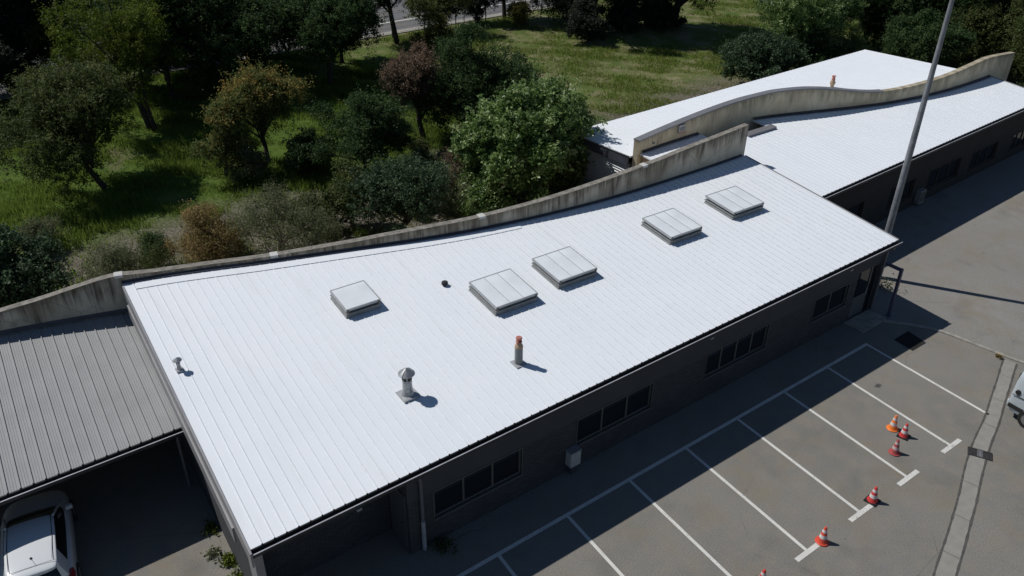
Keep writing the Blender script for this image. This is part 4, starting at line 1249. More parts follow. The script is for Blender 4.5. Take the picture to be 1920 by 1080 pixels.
def hatchback(root):
    # y forward; origin at ground centre of the rear bumper
    paint, glass = M['car_white'], M['car_glass']
    # lower body stations: y, half width, z low, z belt, tuck at top
    st = [(-0.02, 0.66, 0.42, 0.82, 0.02), (0.06, 0.84, 0.30, 0.90, 0.05), (0.5, 0.88, 0.24, 0.98, 0.06), (1.4, 0.89, 0.22, 0.96, 0.06), (2.4, 0.89, 0.22, 0.93, 0.06), (3.0, 0.88, 0.22, 0.92, 0.08), (3.6, 0.86, 0.24, 0.84, 0.14), (3.98, 0.76, 0.30, 0.70, 0.16), (4.10, 0.55, 0.36, 0.58, 0.1)]
    sec = []
    for y, hw, zl, zb, tk in st:
        sec.append([(-hw * 0.92, y, zl), (-hw, y, zl + 0.10), (-hw, y, zb - 0.14), (-hw + tk, y, zb), (-hw * 0.5, y, zb + 0.035), (0, y, zb + 0.045), (hw * 0.5, y, zb + 0.035), (hw - tk, y, zb), (hw, y, zb - 0.14), (hw, y, zl + 0.10), (hw * 0.92, y, zl)])
    V, F = loft(sec); body = obj('body', V, F, paint, root); subsurf(body, 2)
    # greenhouse in glass
    st = [(0.10, 0.70, 0.93, 0.95, 0.62), (0.22, 0.72, 0.93, 1.16, 0.60), (0.46, 0.74, 0.93, 1.40, 0.56), (0.8, 0.76, 0.93, 1.455, 0.57), (1.5, 0.77, 0.92, 1.475, 0.58), (2.1, 0.77, 0.92, 1.44, 0.57), (2.55, 0.76, 0.92, 1.22, 0.60), (3.05, 0.74, 0.91, 0.95, 0.66)]
    sec = []
    for y, hb, zb, zt, ht in st:
        sec.append([(-hb, y, zb - 0.02), (-hb, y, zb + 0.02), (-(hb + ht) / 2 - 0.01, y, (zb + zt) / 2), (-ht, y, zt - 0.02), (-ht * 0.5, y, zt), (0, y, zt + 0.01), (ht * 0.5, y, zt), (ht, y, zt - 0.02), ((hb + ht) / 2 + 0.01, y, (zb + zt) / 2), (hb, y, zb + 0.02), (hb, y, zb - 0.02)])
    V, F = loft(sec); gh = obj('windows', V, F, glass, root); subsurf(gh, 2)
    # roof skin with spoiler
    rs = [(0.10, 0.52, 1.40), (0.20, 0.58, 1.44), (0.5, 0.595, 1.475), (1.0, 0.60, 1.497), (1.6, 0.60, 1.500), (2.05, 0.585, 1.465), (2.16, 0.57, 1.435)]
    sec = []
    for y, hw, z in rs:
        sec.append([(-hw, y, z - 0.075), (-hw - 0.01, y, z - 0.03), (-hw * 0.88, y, z - 0.004), (-hw * 0.4, y, z + 0.012), (0, y, z + 0.016), (hw * 0.4, y, z + 0.012), (hw * 0.88, y, z - 0.004), (hw + 0.01, y, z - 0.03), (hw, y, z - 0.075)])
    V, F = loft(sec); rfm = obj('roof_panel', V, F, paint, root); subsurf(rfm, 2)
    m = MB(); m.box((-0.56, 0.335, 1.478), (0.56, 0.343, 1.484)); m.build('tailgate_seam', M['plastic'], root)
    for s in (-1, 1):
        m = MB(); m.tube([(s * 0.50, 0.4, 1.494), (s * 0.53, 1.2, 1.500), (s * 0.52, 2.1, 1.462)], 0.008, 6); m.build('roof_seam', M['plastic'], root)
        # A pillar, C pillar
        m = MB(); m.tube([(s * 0.575, 2.08, 1.42), (s * 0.64, 2.58, 1.21), (s * 0.73, 3.02, 0.96)], 0.035, 8); x = m.build('pillar', paint, root); smooth_angle(x)
        m = MB(); m.hexa([(s * 0.60, 0.10, 1.0), (s * 0.77, 0.12, 0.98), (s * 0.77, 0.66, 0.98), (s * 0.72, 0.62, 0.98), (s * 0.52, 0.24, 1.39), (s * 0.60, 0.24, 1.38), (s * 0.605, 0.78, 1.42), (s * 0.57, 0.72, 1.42)])
        x = m.build('rear_pillar', paint, root); bv = x.modifiers.new('b', 'BEVEL'); bv.width = 0.03; bv.segments = 3
        m = MB(); m.hexa([(s * 0.56, -0.03, 0.70), (s * 0.84, 0.06, 0.70), (s * 0.885, 0.42, 0.74), (s * 0.80, 0.34, 0.74), (s * 0.54, 0.03, 0.93), (s * 0.79, 0.10, 0.93), (s * 0.86, 0.44, 0.95), (s * 0.78, 0.40, 0.95)])
        x = m.build('tail_lamp', M['red_lamp'], root); bv = x.modifiers.new('b', 'BEVEL'); bv.width = 0.02; bv.segments = 2
        m = MB(); m.hexa([(s * 0.80, 2.62, 0.94), (s * 1.0, 2.62, 0.96), (s * 1.0, 2.80, 0.96), (s * 0.80, 2.80, 0.94), (s * 0.80, 2.62, 1.06), (s * 0.98, 2.64, 1.08), (s * 0.98, 2.76, 1.08), (s * 0.80, 2.76, 1.06)])
        x = m.build('mirror', paint, root); bv = x.modifiers.new('b', 'BEVEL'); bv.width = 0.03; bv.segments = 3
        wheel(root, s * 0.80, 0.72); wheel(root, s * 0.80, 3.28)
    m = MB(); m.box((-0.26, -0.05, 0.52), (0.26, -0.02, 0.64)); m.build('number_plate', M['box'], root)
    m = MB(); m.box((-0.80, -0.07, 0.30), (0.80, 0.05, 0.48)); x = m.build('rear_bumper', M['plastic'], root); bv = x.modifiers.new('b', 'BEVEL'); bv.width = 0.03; bv.segments = 2
    m = MB(); m.lathe([(0.035, 0), (0.028, 0.03), (0.01, 0.04)], (0.02, 0.62, 1.488), 12); m.tube([(0.02, 0.60, 1.52), (0.05, 0.42, 1.62)], 0.005, 6); m.build('antenna', M['plastic'], root)
car = empty('parked_car', (-28.12, 5.20, 0), math.radians(-8.5))
hatchback(car)
tag(car, 'white hatchback parked nose in under the grey carport roof', 'car')

def van(root):
    paint = M['van_white']
    # y forward, origin under the tail, body from y=0 to 4.6
    st = [(0.0, 0.80, 0.42, 1.02, 1.80, 0.62), (0.10, 0.88, 0.30, 1.02, 1.86, 0.68), (0.5, 0.90, 0.28, 1.02, 1.90, 0.70), (2.6, 0.90, 0.28, 1.02, 1.90, 0.70), (3.1, 0.89, 0.28, 1.02, 1.80, 0.66), (3.7, 0.88, 0.28, 1.02, 1.28, 0.70), (4.1, 0.86, 0.30, 0.92, 1.08, 0.74), (4.45, 0.76, 0.34, 0.76, 0.86, 0.6)]
    sec = []
    for y, hw, zl, zb, zt, ht in st:
        sec.append([(-hw * 0.93, y, zl), (-hw, y, zl + 0.1), (-hw, y, zb), (-(hw * 0.55 + ht * 0.45), y, (zb + zt) / 2), (-ht, y, zt - 0.06), (-ht * 0.6, y, zt), (0, y, zt + 0.02), (ht * 0.6, y, zt), (ht, y, zt - 0.06), ((hw * 0.55 + ht * 0.45), y, (zb + zt) / 2), (hw, y, zb), (hw, y, zl + 0.1), (hw * 0.93, y, zl)])
    V, F = loft(sec); o = obj('body', V, F, paint, root); subsurf(o, 2)
    for s in (-1, 1):
        # side windows follow the tumblehome
        def sidew(y0, y1, mat, name, g, z0=1.10, z1=1.68):
            def X(z): return s * (0.90 - (z - 1.02) / 0.82 * 0.19 + g)
            m = MB()
            pts = []
            n = 6; rr_ = 0.13
            cs = [(y0 + rr_, z0 + rr_, PI), (y1 - rr_, z0 + rr_, 1.5 * PI), (y1 - rr_, z1 - rr_, 0), (y0 + rr_, z1 - rr_, 0.5 * PI)]
            for cy_, cz_, a0 in cs:
                for k in range(n + 1):
                    a = a0 + k / n * PI / 2
                    pts.append((cy_ + rr_ * math.cos(a), cz_ + rr_ * math.sin(a)))
            N_ = len(pts)
            V = [(X(z), y, z) for y, z in pts] + [(X(z) - s * 0.05, y, z) for y, z in pts]
            F = [tuple(range(N_)) if s < 0 else tuple(range(N_ - 1, -1, -1))] + [(k, (k + 1) % N_, N_ + (k + 1) % N_, N_ + k) for k in range(N_)]
            return obj(name, V, F, mat, root)
        for y0, y1 in ((0.46, 1.45), (1.55, 2.75)):
            sidew(y0 - 0.035, y1 + 0.035, M['plastic'], 'window_seal', 0.0, 1.065, 1.715)
            sidew(y0, y1, M['van_glass'], 'side_window', 0.008)
        m = MB(); m.box((s * 0.905 - 0.012, 0.12, 0.995), (s * 0.905 + 0.006, 3.2, 1.01)); m.build('body_seam', M['plastic'], root)
        m = MB(); m.tube([(s * 0.82, 0.26, 1.13), (s * 0.897, 0.26, 1.13)], 0.085, 20); m.build('fuel_flap', M['plastic'], root)
        m = MB(); m.box((s * 0.89 - 0.03, 0.10, 0.46), (s * 0.89 + 0.014, 0.62, 0.62)); x = m.build('rub_strip', M['plastic'], root); bv = x.modifiers.new('b', 'BEVEL'); bv.width = 0.015; bv.segments = 2
        m = MB(); m.box((s * 0.91 - 0.05, 1.05, 0.40), (s * 0.91 + 0.010, 2.9, 0.54)); x = m.build('rub_strip', M['plastic'], root)
        wheel(root, s * 0.82, 0.85, 0.33); wheel(root, s * 0.82, 3.55, 0.33)
    m = MB(); m.box((-0.70, -0.03, 0.38), (0.70, 0.05, 0.60)); x = m.build('bumper', paint, root); bv = x.modifiers.new('b', 'BEVEL'); bv.width = 0.05; bv.segments = 3
    m = MB(); m.box((-0.55, -0.005, 1.12), (0.55, 0.05, 1.62)); x = m.build('rear_window', M['car_glass'], root)
vn = empty('parked_van', (0.98, -5.20, 0), math.radians(180 - 2))
van(vn)
tag(vn, 'pale silver van at the right edge of the picture beside the drainage channel', 'van')

# ------------------------------------------------------------------ vegetation
def leaf_obj(name, centers, sizes, tint, mat, parent, rng, up=0.35, aspect=0.55):
    n = len(centers)
    d = rng.normal(size=(n, 3)); d[:, 2] += up * 2
    d /= np.linalg.norm(d, axis=1)[:, None]
    a = np.cross(d, rng.normal(size=(n, 3))); a /= np.linalg.norm(a, axis=1)[:, None]
    b = np.cross(d, a)
    s = sizes[:, None]
    A = a * s; B = b * s * aspect
    V = np.empty((n, 4, 3))
    V[:, 0] = centers - A; V[:, 1] = centers + B * 0.9 - A * 0.1 + d * s * 0.12; V[:, 2] = centers + A; V[:, 3] = centers - B * 0.9 - A * 0.1 + d * s * 0.12
    me = bpy.data.meshes.new(name)
    me.vertices.add(n * 4); me.vertices.foreach_set('co', V.reshape(-1))
    me.loops.add(n * 4); me.loops.foreach_set('vertex_index', np.arange(n * 4, dtype=np.int32))
    me.polygons.add(n); me.polygons.foreach_set('loop_start', np.arange(0, n * 4, 4, dtype=np.int32))
    try: me.polygons.foreach_set('loop_total', np.full(n, 4, dtype=np.int32))
    except Exception: pass
    me.materials.append(mat)
    at = me.attributes.new('tint', 'FLOAT', 'POINT')
    at.data.foreach_set('value', np.repeat(np.clip(tint, 0, 1), 4).astype(np.float32))
    me.update(calc_edges=True); me.validate()
    o = bpy.data.objects.new(name, me); C.objects.link(o); o.parent = parent
    return o

def make_plant(name, x, y, h, w, kind, label, cat, seed, lean=(0, 0), trunk_h=0.25, nlobe=9, dens=1.0, leaf=0.085,
               group=None, top_tint=0.0, shape='round', bark='bark', z=0.0, nstem=1):
    rng = np.random.default_rng(seed)
    r = empty(name, (x, y, z))
    th = trunk_h * 0.72
    ch = h * (1 - th)
    cz = h * th + ch * 0.5
    cx, cy = lean[0], lean[1]
    lobes = []
    nl = int(nlobe * 1.7)
    # a few big masses give the tree its own uneven outline
    big = []
    for _ in range(4):
        a = rng.uniform(0, 2 * PI); q = rng.uniform(0.15, 0.5)
        big.append(np.array([math.cos(a) * w / 2 * q, math.sin(a) * w / 2 * q, rng.uniform(-0.35, 0.45) * ch / 2]))
    for i in range(nl):
        for _ in range(30):
            p = rng.uniform(-1, 1, 3)
            if p @ p < 1: break
        if shape == 'cone':
            t = (p[2] + 1) / 2
            k = (1 - t) * 0.95 + 0.12
            c = np.array([p[0] * w / 2 * 0.7 * k, p[1] * w / 2 * 0.7 * k, p[2] * ch / 2 * 0.85])
            rad = (0.12 + 0.12 * rng.random()) * w * (0.5 + 0.6 * k)
        elif shape == 'tall':
            c = np.array([p[0] * w / 2 * 0.75, p[1] * w / 2 * 0.75, p[2] * ch / 2 * 0.85])
            rad = (0.10 + 0.12 * rng.random()) * w
        else:
            b_ = big[i % 4]
            c = b_ + np.array([p[0] * w / 2 * 0.6, p[1] * w / 2 * 0.6, p[2] * ch / 2 * 0.6])
            rad = (0.13 + 0.15 * rng.random() ** 1.2) * w
        if i % 6 == 5:
            a = rng.uniform(0, 2 * PI)
            c = np.array([math.cos(a) * w * 0.43, math.sin(a) * w * 0.43, rng.uniform(-0.5, 0.35) * ch / 2]); rad *= 0.55
        elif i == 0:
            c = np.array([big[0][0] * 0.4, big[0][1] * 0.4, ch * 0.40]); rad *= 0.6
        c[2] = min(c[2], ch / 2 - rad * 0.6)
        c += [cx, cy, cz]
        c[2] = max(c[2], rad * 0.55)
        lobes.append((c, rad))
    cs = []; tn = []
    for c, rad in lobes:
        ncl = int(92 * dens * (rad / 0.9) ** 1.6) + 14
        q = rng.normal(size=(ncl, 3)); q /= np.linalg.norm(q, axis=1)[:, None]
        fl = (q[:, 2] < -0.3) & (rng.random(ncl) < 0.5)
        q[:, 2] = np.where(fl, -q[:, 2], q[:, 2])
        rr = rad * (0.62 + 0.42 * rng.random(ncl) ** 0.7)
        sprig = rng.random(ncl) < 0.16
        rr = np.where(sprig, rad * rng.uniform(1.02, 1.35, ncl), rr)
        cc = c + q * rr[:, None] * [1, 1, 0.9]
        ct = rng.random(ncl)
        npl = 24
        cr = 0.085 + 0.085 * rng.random(ncl)
        off = rng.normal(size=(ncl, npl, 3)) * cr[:, None, None] * 0.75
        # sprigs are drawn out along their own direction
        off += (q * np.where(sprig, 0.22, 0.05)[:, None])[:, None, :] * rng.normal(size=(ncl, npl, 1))
        pts = (cc[:, None, :] + off).reshape(-1, 3)
        t = np.repeat(ct, npl) * 0.72 + rng.random(ncl * npl) * 0.28
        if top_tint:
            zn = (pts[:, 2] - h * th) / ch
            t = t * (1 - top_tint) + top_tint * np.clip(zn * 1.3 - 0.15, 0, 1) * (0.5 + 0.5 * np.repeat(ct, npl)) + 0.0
        cs.append(pts); tn.append(t)
    P = np.concatenate(cs); T = np.concatenate(tn)
    keep = P[:, 2] > 0.03
    P = P[keep]; T = T[keep]
    sz = leaf * 0.68 * (0.6 + 0.8 * rng.random(len(P)))
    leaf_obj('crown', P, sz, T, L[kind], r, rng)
    trunk_h = th
    m = MB()
    for sN in range(nstem):
        ox = rng.normal() * 0.12 * (nstem > 1); oy = rng.normal() * 0.12 * (nstem > 1)
        base = Vector((ox, oy, 0)); top = Vector((cx * 0.8 + ox * 3, cy * 0.8 + oy * 3, h * (trunk_h + 0.25)))
        rb = 0.022 * h + 0.02
        if nstem > 1: rb *= 0.6
        mid = base.lerp(top, 0.5) + Vector((rng.normal() * 0.08, rng.normal() * 0.08, 0))
        m.tube([base, mid, top], [rb * 1.25, rb * 0.95, rb * 0.7], 8)
    for c, rad in lobes:
        s = base.lerp(top, 0.45 + 0.5 * rng.random())
        e = Vector(c)
        md = s.lerp(e, 0.5) + Vector((rng.normal() * 0.15, rng.normal() * 0.15, 0.1))
        m.tube([s, md, e, e + (e - s) * 0.25], [rb * 0.5, rb * 0.32, rb * 0.2, rb * 0.06], 6)
    m.build('trunk', M[bark], r)
    return tag(r, label, cat, group)

PL = [
 # name, x, y, h, w, kind, label, cat, seed, dict
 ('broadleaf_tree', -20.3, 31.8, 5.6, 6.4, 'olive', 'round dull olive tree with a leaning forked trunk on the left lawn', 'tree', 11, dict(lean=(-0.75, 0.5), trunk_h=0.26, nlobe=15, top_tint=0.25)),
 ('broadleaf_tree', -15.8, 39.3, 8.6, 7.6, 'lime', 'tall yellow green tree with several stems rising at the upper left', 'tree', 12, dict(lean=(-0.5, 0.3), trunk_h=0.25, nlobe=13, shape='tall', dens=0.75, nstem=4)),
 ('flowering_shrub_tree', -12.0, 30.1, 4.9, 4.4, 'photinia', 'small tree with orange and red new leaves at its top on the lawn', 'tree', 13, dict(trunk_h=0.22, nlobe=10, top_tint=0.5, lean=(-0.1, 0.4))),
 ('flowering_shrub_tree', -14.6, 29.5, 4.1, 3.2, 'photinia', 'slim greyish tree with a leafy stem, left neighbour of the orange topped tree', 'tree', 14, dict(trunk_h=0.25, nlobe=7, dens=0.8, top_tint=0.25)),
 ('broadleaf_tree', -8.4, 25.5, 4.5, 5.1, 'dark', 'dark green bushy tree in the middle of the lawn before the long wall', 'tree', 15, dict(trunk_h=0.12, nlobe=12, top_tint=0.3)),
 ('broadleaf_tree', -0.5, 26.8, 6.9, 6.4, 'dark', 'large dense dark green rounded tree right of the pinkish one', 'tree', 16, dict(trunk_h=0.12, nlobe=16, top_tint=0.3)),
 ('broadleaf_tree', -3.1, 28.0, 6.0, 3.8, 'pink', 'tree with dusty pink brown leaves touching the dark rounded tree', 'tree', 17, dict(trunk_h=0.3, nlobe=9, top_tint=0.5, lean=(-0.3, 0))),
 ('broadleaf_tree', -3.5, 17.2, 6.0, 6.1, 'glossy', 'bright glossy leaved green tree standing right behind the concrete wall', 'tree', 18, dict(trunk_h=0.02, nlobe=22, leaf=0.14, dens=1.0, top_tint=0.1)),
 ('shrub', -6.3, 19.6, 2.9, 1.9, 'pink', 'small dusty pink bush at the left foot of the glossy tree', 'bush', 19, dict(trunk_h=0.1, nlobe=5, leaf=0.06)),
 ('shrub', -2.3, 15.4, 2.6, 2.6, 'olive', 'scrubby olive bush filling the gap between the glossy tree and the slatted gable', 'bush', 33, dict(trunk_h=0.02, nlobe=8, leaf=0.08)),
 ('shrub', -6.6, 17.0, 2.2, 2.6, 'glossy', 'low glossy bush at the left foot of the bright glossy tree', 'bush', 34, dict(trunk_h=0.02, nlobe=8, leaf=0.10)),
 ('shrub', -2.2, 13.0, 2.3, 2.2, 'orange', 'tawny brown bush beside the slatted gable', 'bush', 20, dict(trunk_h=0.05, nlobe=5, leaf=0.06)),
 ('shrub', -9.9, 18.2, 3.5, 4.5, 'blue', 'dense blue green bush close behind the wall, widest of the row', 'bush', 21, dict(trunk_h=0.05, nlobe=12, leaf=0.085)),
 ('shrub', -11.6, 20.6, 3.3, 3.0, 'olive', 'brownish olive bush leaning on the left of the blue green bush', 'bush', 22, dict(trunk_h=0.1, nlobe=7, dens=0.75, top_tint=0.3)),
 ('shrub', -7.4, 17.3, 1.6, 2.6, 'sparse', 'low variegated pale green shrub against the wall, right of the blue green bush', 'bush', 23, dict(trunk_h=0.02, nlobe=7, leaf=0.06)),
 ('shrub', -15.4, 19.6, 3.0, 4.2, 'sparse', 'open grey green shrub with thin twigs just behind the wall', 'bush', 24, dict(trunk_h=0.05, nlobe=12, dens=0.42, leaf=0.055, bark='bark_pale', nstem=5)),
 ('shrub', -18.6, 20.9, 2.3, 3.5, 'orange', 'rounded rusty orange bush behind the low part of the wall', 'bush', 25, dict(trunk_h=0.02, nlobe=10, leaf=0.055, dens=1.3)),
 ('shrub', -20.5, 21.6, 1.7, 1.5, 'dark', 'small dark green bush at the left side of the rusty orange bush', 'bush', 26, dict(trunk_h=0.02, nlobe=5, leaf=0.06)),
 ('shrub', -26.6, 20.6, 3.6, 4.4, 'blue', 'big dark bluish bush at the left edge behind the carport wall', 'bush', 27, dict(trunk_h=0.05, nlobe=12, leaf=0.10)),
 ('shrub', -22.8, 20.3, 2.5, 2.8, 'sparse', 'bare twiggy shrub with few leaves between the bluish bush and the gravel', 'bush', 28, dict(trunk_h=0.02, nlobe=20, dens=0.05, leaf=0.05, bark='bark_pale', nstem=14)),
 ('shrub', -20.9, 19.6, 2.2, 1.8, 'olive', 'thin leafless stems rising just behind the first wall joint', 'bush', 46, dict(trunk_h=0.02, nlobe=16, dens=0.05, leaf=0.05, bark='bark_pale', nstem=12)),
 ('shrub', -12.1, 18.5, 0.6, 0.8, 'lime', 'tiny bright yellow green tuft just over the wall top', 'bush', 29, dict(trunk_h=0.0, nlobe=3, leaf=0.045)),
 ('shrub', -20.3, 23.6, 0.7, 1.0, 'lime', 'little bright green plant alone on the gravel', 'bush', 30, dict(trunk_h=0.0, nlobe=3, leaf=0.05)),
 ('shrub', -13.6, 18.9, 1.1, 1.4, 'sparse', 'low scrubby pale plant at the right foot of the grey green shrub', 'bush', 31, dict(trunk_h=0.0, nlobe=4, leaf=0.045, dens=0.6)),
 ('shrub', -4.7, 25.7, 1.0, 1.6, 'olive', 'flat reddish green bush in the grass below the pinkish tree', 'bush', 32, dict(trunk_h=0.0, nlobe=4, leaf=0.06)),
]
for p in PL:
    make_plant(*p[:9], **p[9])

BG = [
 ('broadleaf_tree', -9.2, 44.5, 8.4, 9.6, 'dark', 'wide dark tree behind the yellow green one with its crown cut by the top edge', 51, dict(nlobe=18, trunk_h=0.2, top_tint=0.15)),
 ('broadleaf_tree', -3.2, 40.5, 7.6, 6.6, 'dark', 'dark tree whose single trunk stands on the bright strip of grass', 52, dict(nlobe=13, trunk_h=0.3, top_tint=0.2)),
 ('broadleaf_tree', -0.2, 44.8, 6.9, 5.2, 'blue', 'bluish green tree left of the road gap at the top', 53, dict(nlobe=11, trunk_h=0.2)),
 ('conifer_tree', -20.2, 53.0, 9.5, 8.5, 'pine', 'very dark conifer filling the upper left corner', 54, dict(nlobe=16, trunk_h=0.15)),
 ('conifer_tree', -24.4, 46.6, 6.6, 5.4, 'pine', 'dark tree with thin trunk at the left edge above the round olive tree', 55, dict(nlobe=9, trunk_h=0.4, dens=0.6)),
 ('conifer_tree', -14.6, 49.0, 8.0, 6.5, 'pine', 'gaunt dark pine with bare branches near the upper left corner', 56, dict(nlobe=10, trunk_h=0.3, dens=0.5)),
 ('conifer_tree', 6.1, 47.6, 7.6, 5.6, 'pine', 'pine with a tall bare dark trunk standing beside the road fence', 57, dict(nlobe=10, trunk_h=0.52, dens=0.7, lean=(-0.7, 0.3))),
 ('broadleaf_tree', 10.4, 48.0, 4.9, 5.4, 'olive', 'pale olive tree overlapping the road right of the bare trunked pine', 58, dict(nlobe=9, dens=0.7)),
 ('shrub', 7.7, 44.0, 2.9, 3.6, 'yellow', 'yellow orange bush above the dark rounded tree', 59, dict(nlobe=8, trunk_h=0.05, leaf=0.08)),
 ('conifer_tree', 14.6, 48.6, 5.4, 4.6, 'pine', 'bushy dark conifer left of the gap where the road shows', 60, dict(nlobe=9, trunk_h=0.12)),
 ('conifer_tree', 18.2, 49.4, 6.5, 6.0, 'pine', 'umbrella shaped pine with bare trunk in front of the road at the top centre', 61, dict(nlobe=9, trunk_h=0.5, dens=0.8)),
 ('shrub', 17.7, 46.0, 2.0, 3.0, 'yellow', 'yellow green bush at the foot of the umbrella pine', 62, dict(nlobe=6, trunk_h=0.02, leaf=0.08)),
 ('conifer_tree', 21.6, 44.6, 5.6, 5.2, 'pine', 'short dark conifer right of the yellow green bush', 63, dict(nlobe=10, trunk_h=0.12)),
 ('conifer_tree', 20.6, 40.4, 13.0, 7.0, 'pine', 'leftmost of the three tall dark pines at the top', 64, dict(nlobe=19, trunk_h=0.07)),
 ('conifer_tree', 24.4, 39.2, 14.0, 7.4, 'pine', 'middle one of the three tall dark pines at the top', 65, dict(nlobe=22, trunk_h=0.06)),
 ('conifer_tree', 28.0, 37.6, 13.0, 7.2, 'pine', 'rightmost of the three tall dark pines at the top', 66, dict(nlobe=19, trunk_h=0.07)),
 ('broadleaf_tree', 26.8, 23.6, 6.6, 7.4, 'glossy', 'shiny leaved tree behind the rear roof, left of the mast', 68, dict(nlobe=17, trunk_h=0.12, leaf=0.10, dens=0.8)),
 ('broadleaf_tree', 21.0, 22.8, 3.6, 5.4, 'blue', 'low spreading bluish tree touching the back eave of the rear roof', 69, dict(nlobe=11, trunk_h=0.1)),
 ('broadleaf_tree', 25.2, 21.2, 3.6, 4.4, 'dark', 'dark bush behind the eave between the bluish tree and the shiny one', 70, dict(nlobe=8, trunk_h=0.05)),
 ('broadleaf_tree', 34.2, 21.5, 7.2, 6.6, 'dark', 'dark tree behind the back corner of the rear roof', 71, dict(nlobe=13, top_tint=0.2)),
 ('broadleaf_tree', 33.5, 28.2, 7.4, 6.4, 'olive', 'reddish olive tree behind the shiny leaved tree', 72, dict(nlobe=12)),
 ('broadleaf_tree', 38.6, 18.4, 7.6, 7.0, 'dark', 'dark tree just right of the mast beyond the rear roof', 73, dict(nlobe=14, top_tint=0.25)),
 ('broadleaf_tree', 38.5, 26.0, 8.2, 7.0, 'pink', 'brownish dark tree left of the mast near the top edge', 74, dict(nlobe=12, dens=0.8)),
 ('broadleaf_tree', 41.5, 13.6, 7.2, 7.0, 'olive', 'olive tree behind the raised end of the wavy wall', 75, dict(nlobe=14, top_tint=0.2)),
 ('broadleaf_tree', 44.8, 20.5, 8.0, 7.6, 'dark', 'deep green tree in the upper right, second row', 76, dict(nlobe=13, top_tint=0.2)),
 ('broadleaf_tree', 34.4, 10.0, 6.2, 6.0, 'olive', 'brownish tree right beside the far end of the wavy wall', 77, dict(nlobe=12, top_tint=0.2)),
 ('broadleaf_tree', 47.5, 14.0, 8.4, 7.5, 'olive', 'tree in the upper right corner of the picture', 78, dict(nlobe=13)),
 ('broadleaf_tree', 37.5, 4.8, 6.0, 6.0, 'dark', 'dark tree at the right edge beyond the far roof', 79, dict(nlobe=11)),
 ('broadleaf_tree', 40.5, 28.0, 6.5, 6.0, 'glossy', 'shiny tree in front of the end of the sheet metal fence', 80, dict(nlobe=11, leaf=0.10)),
]
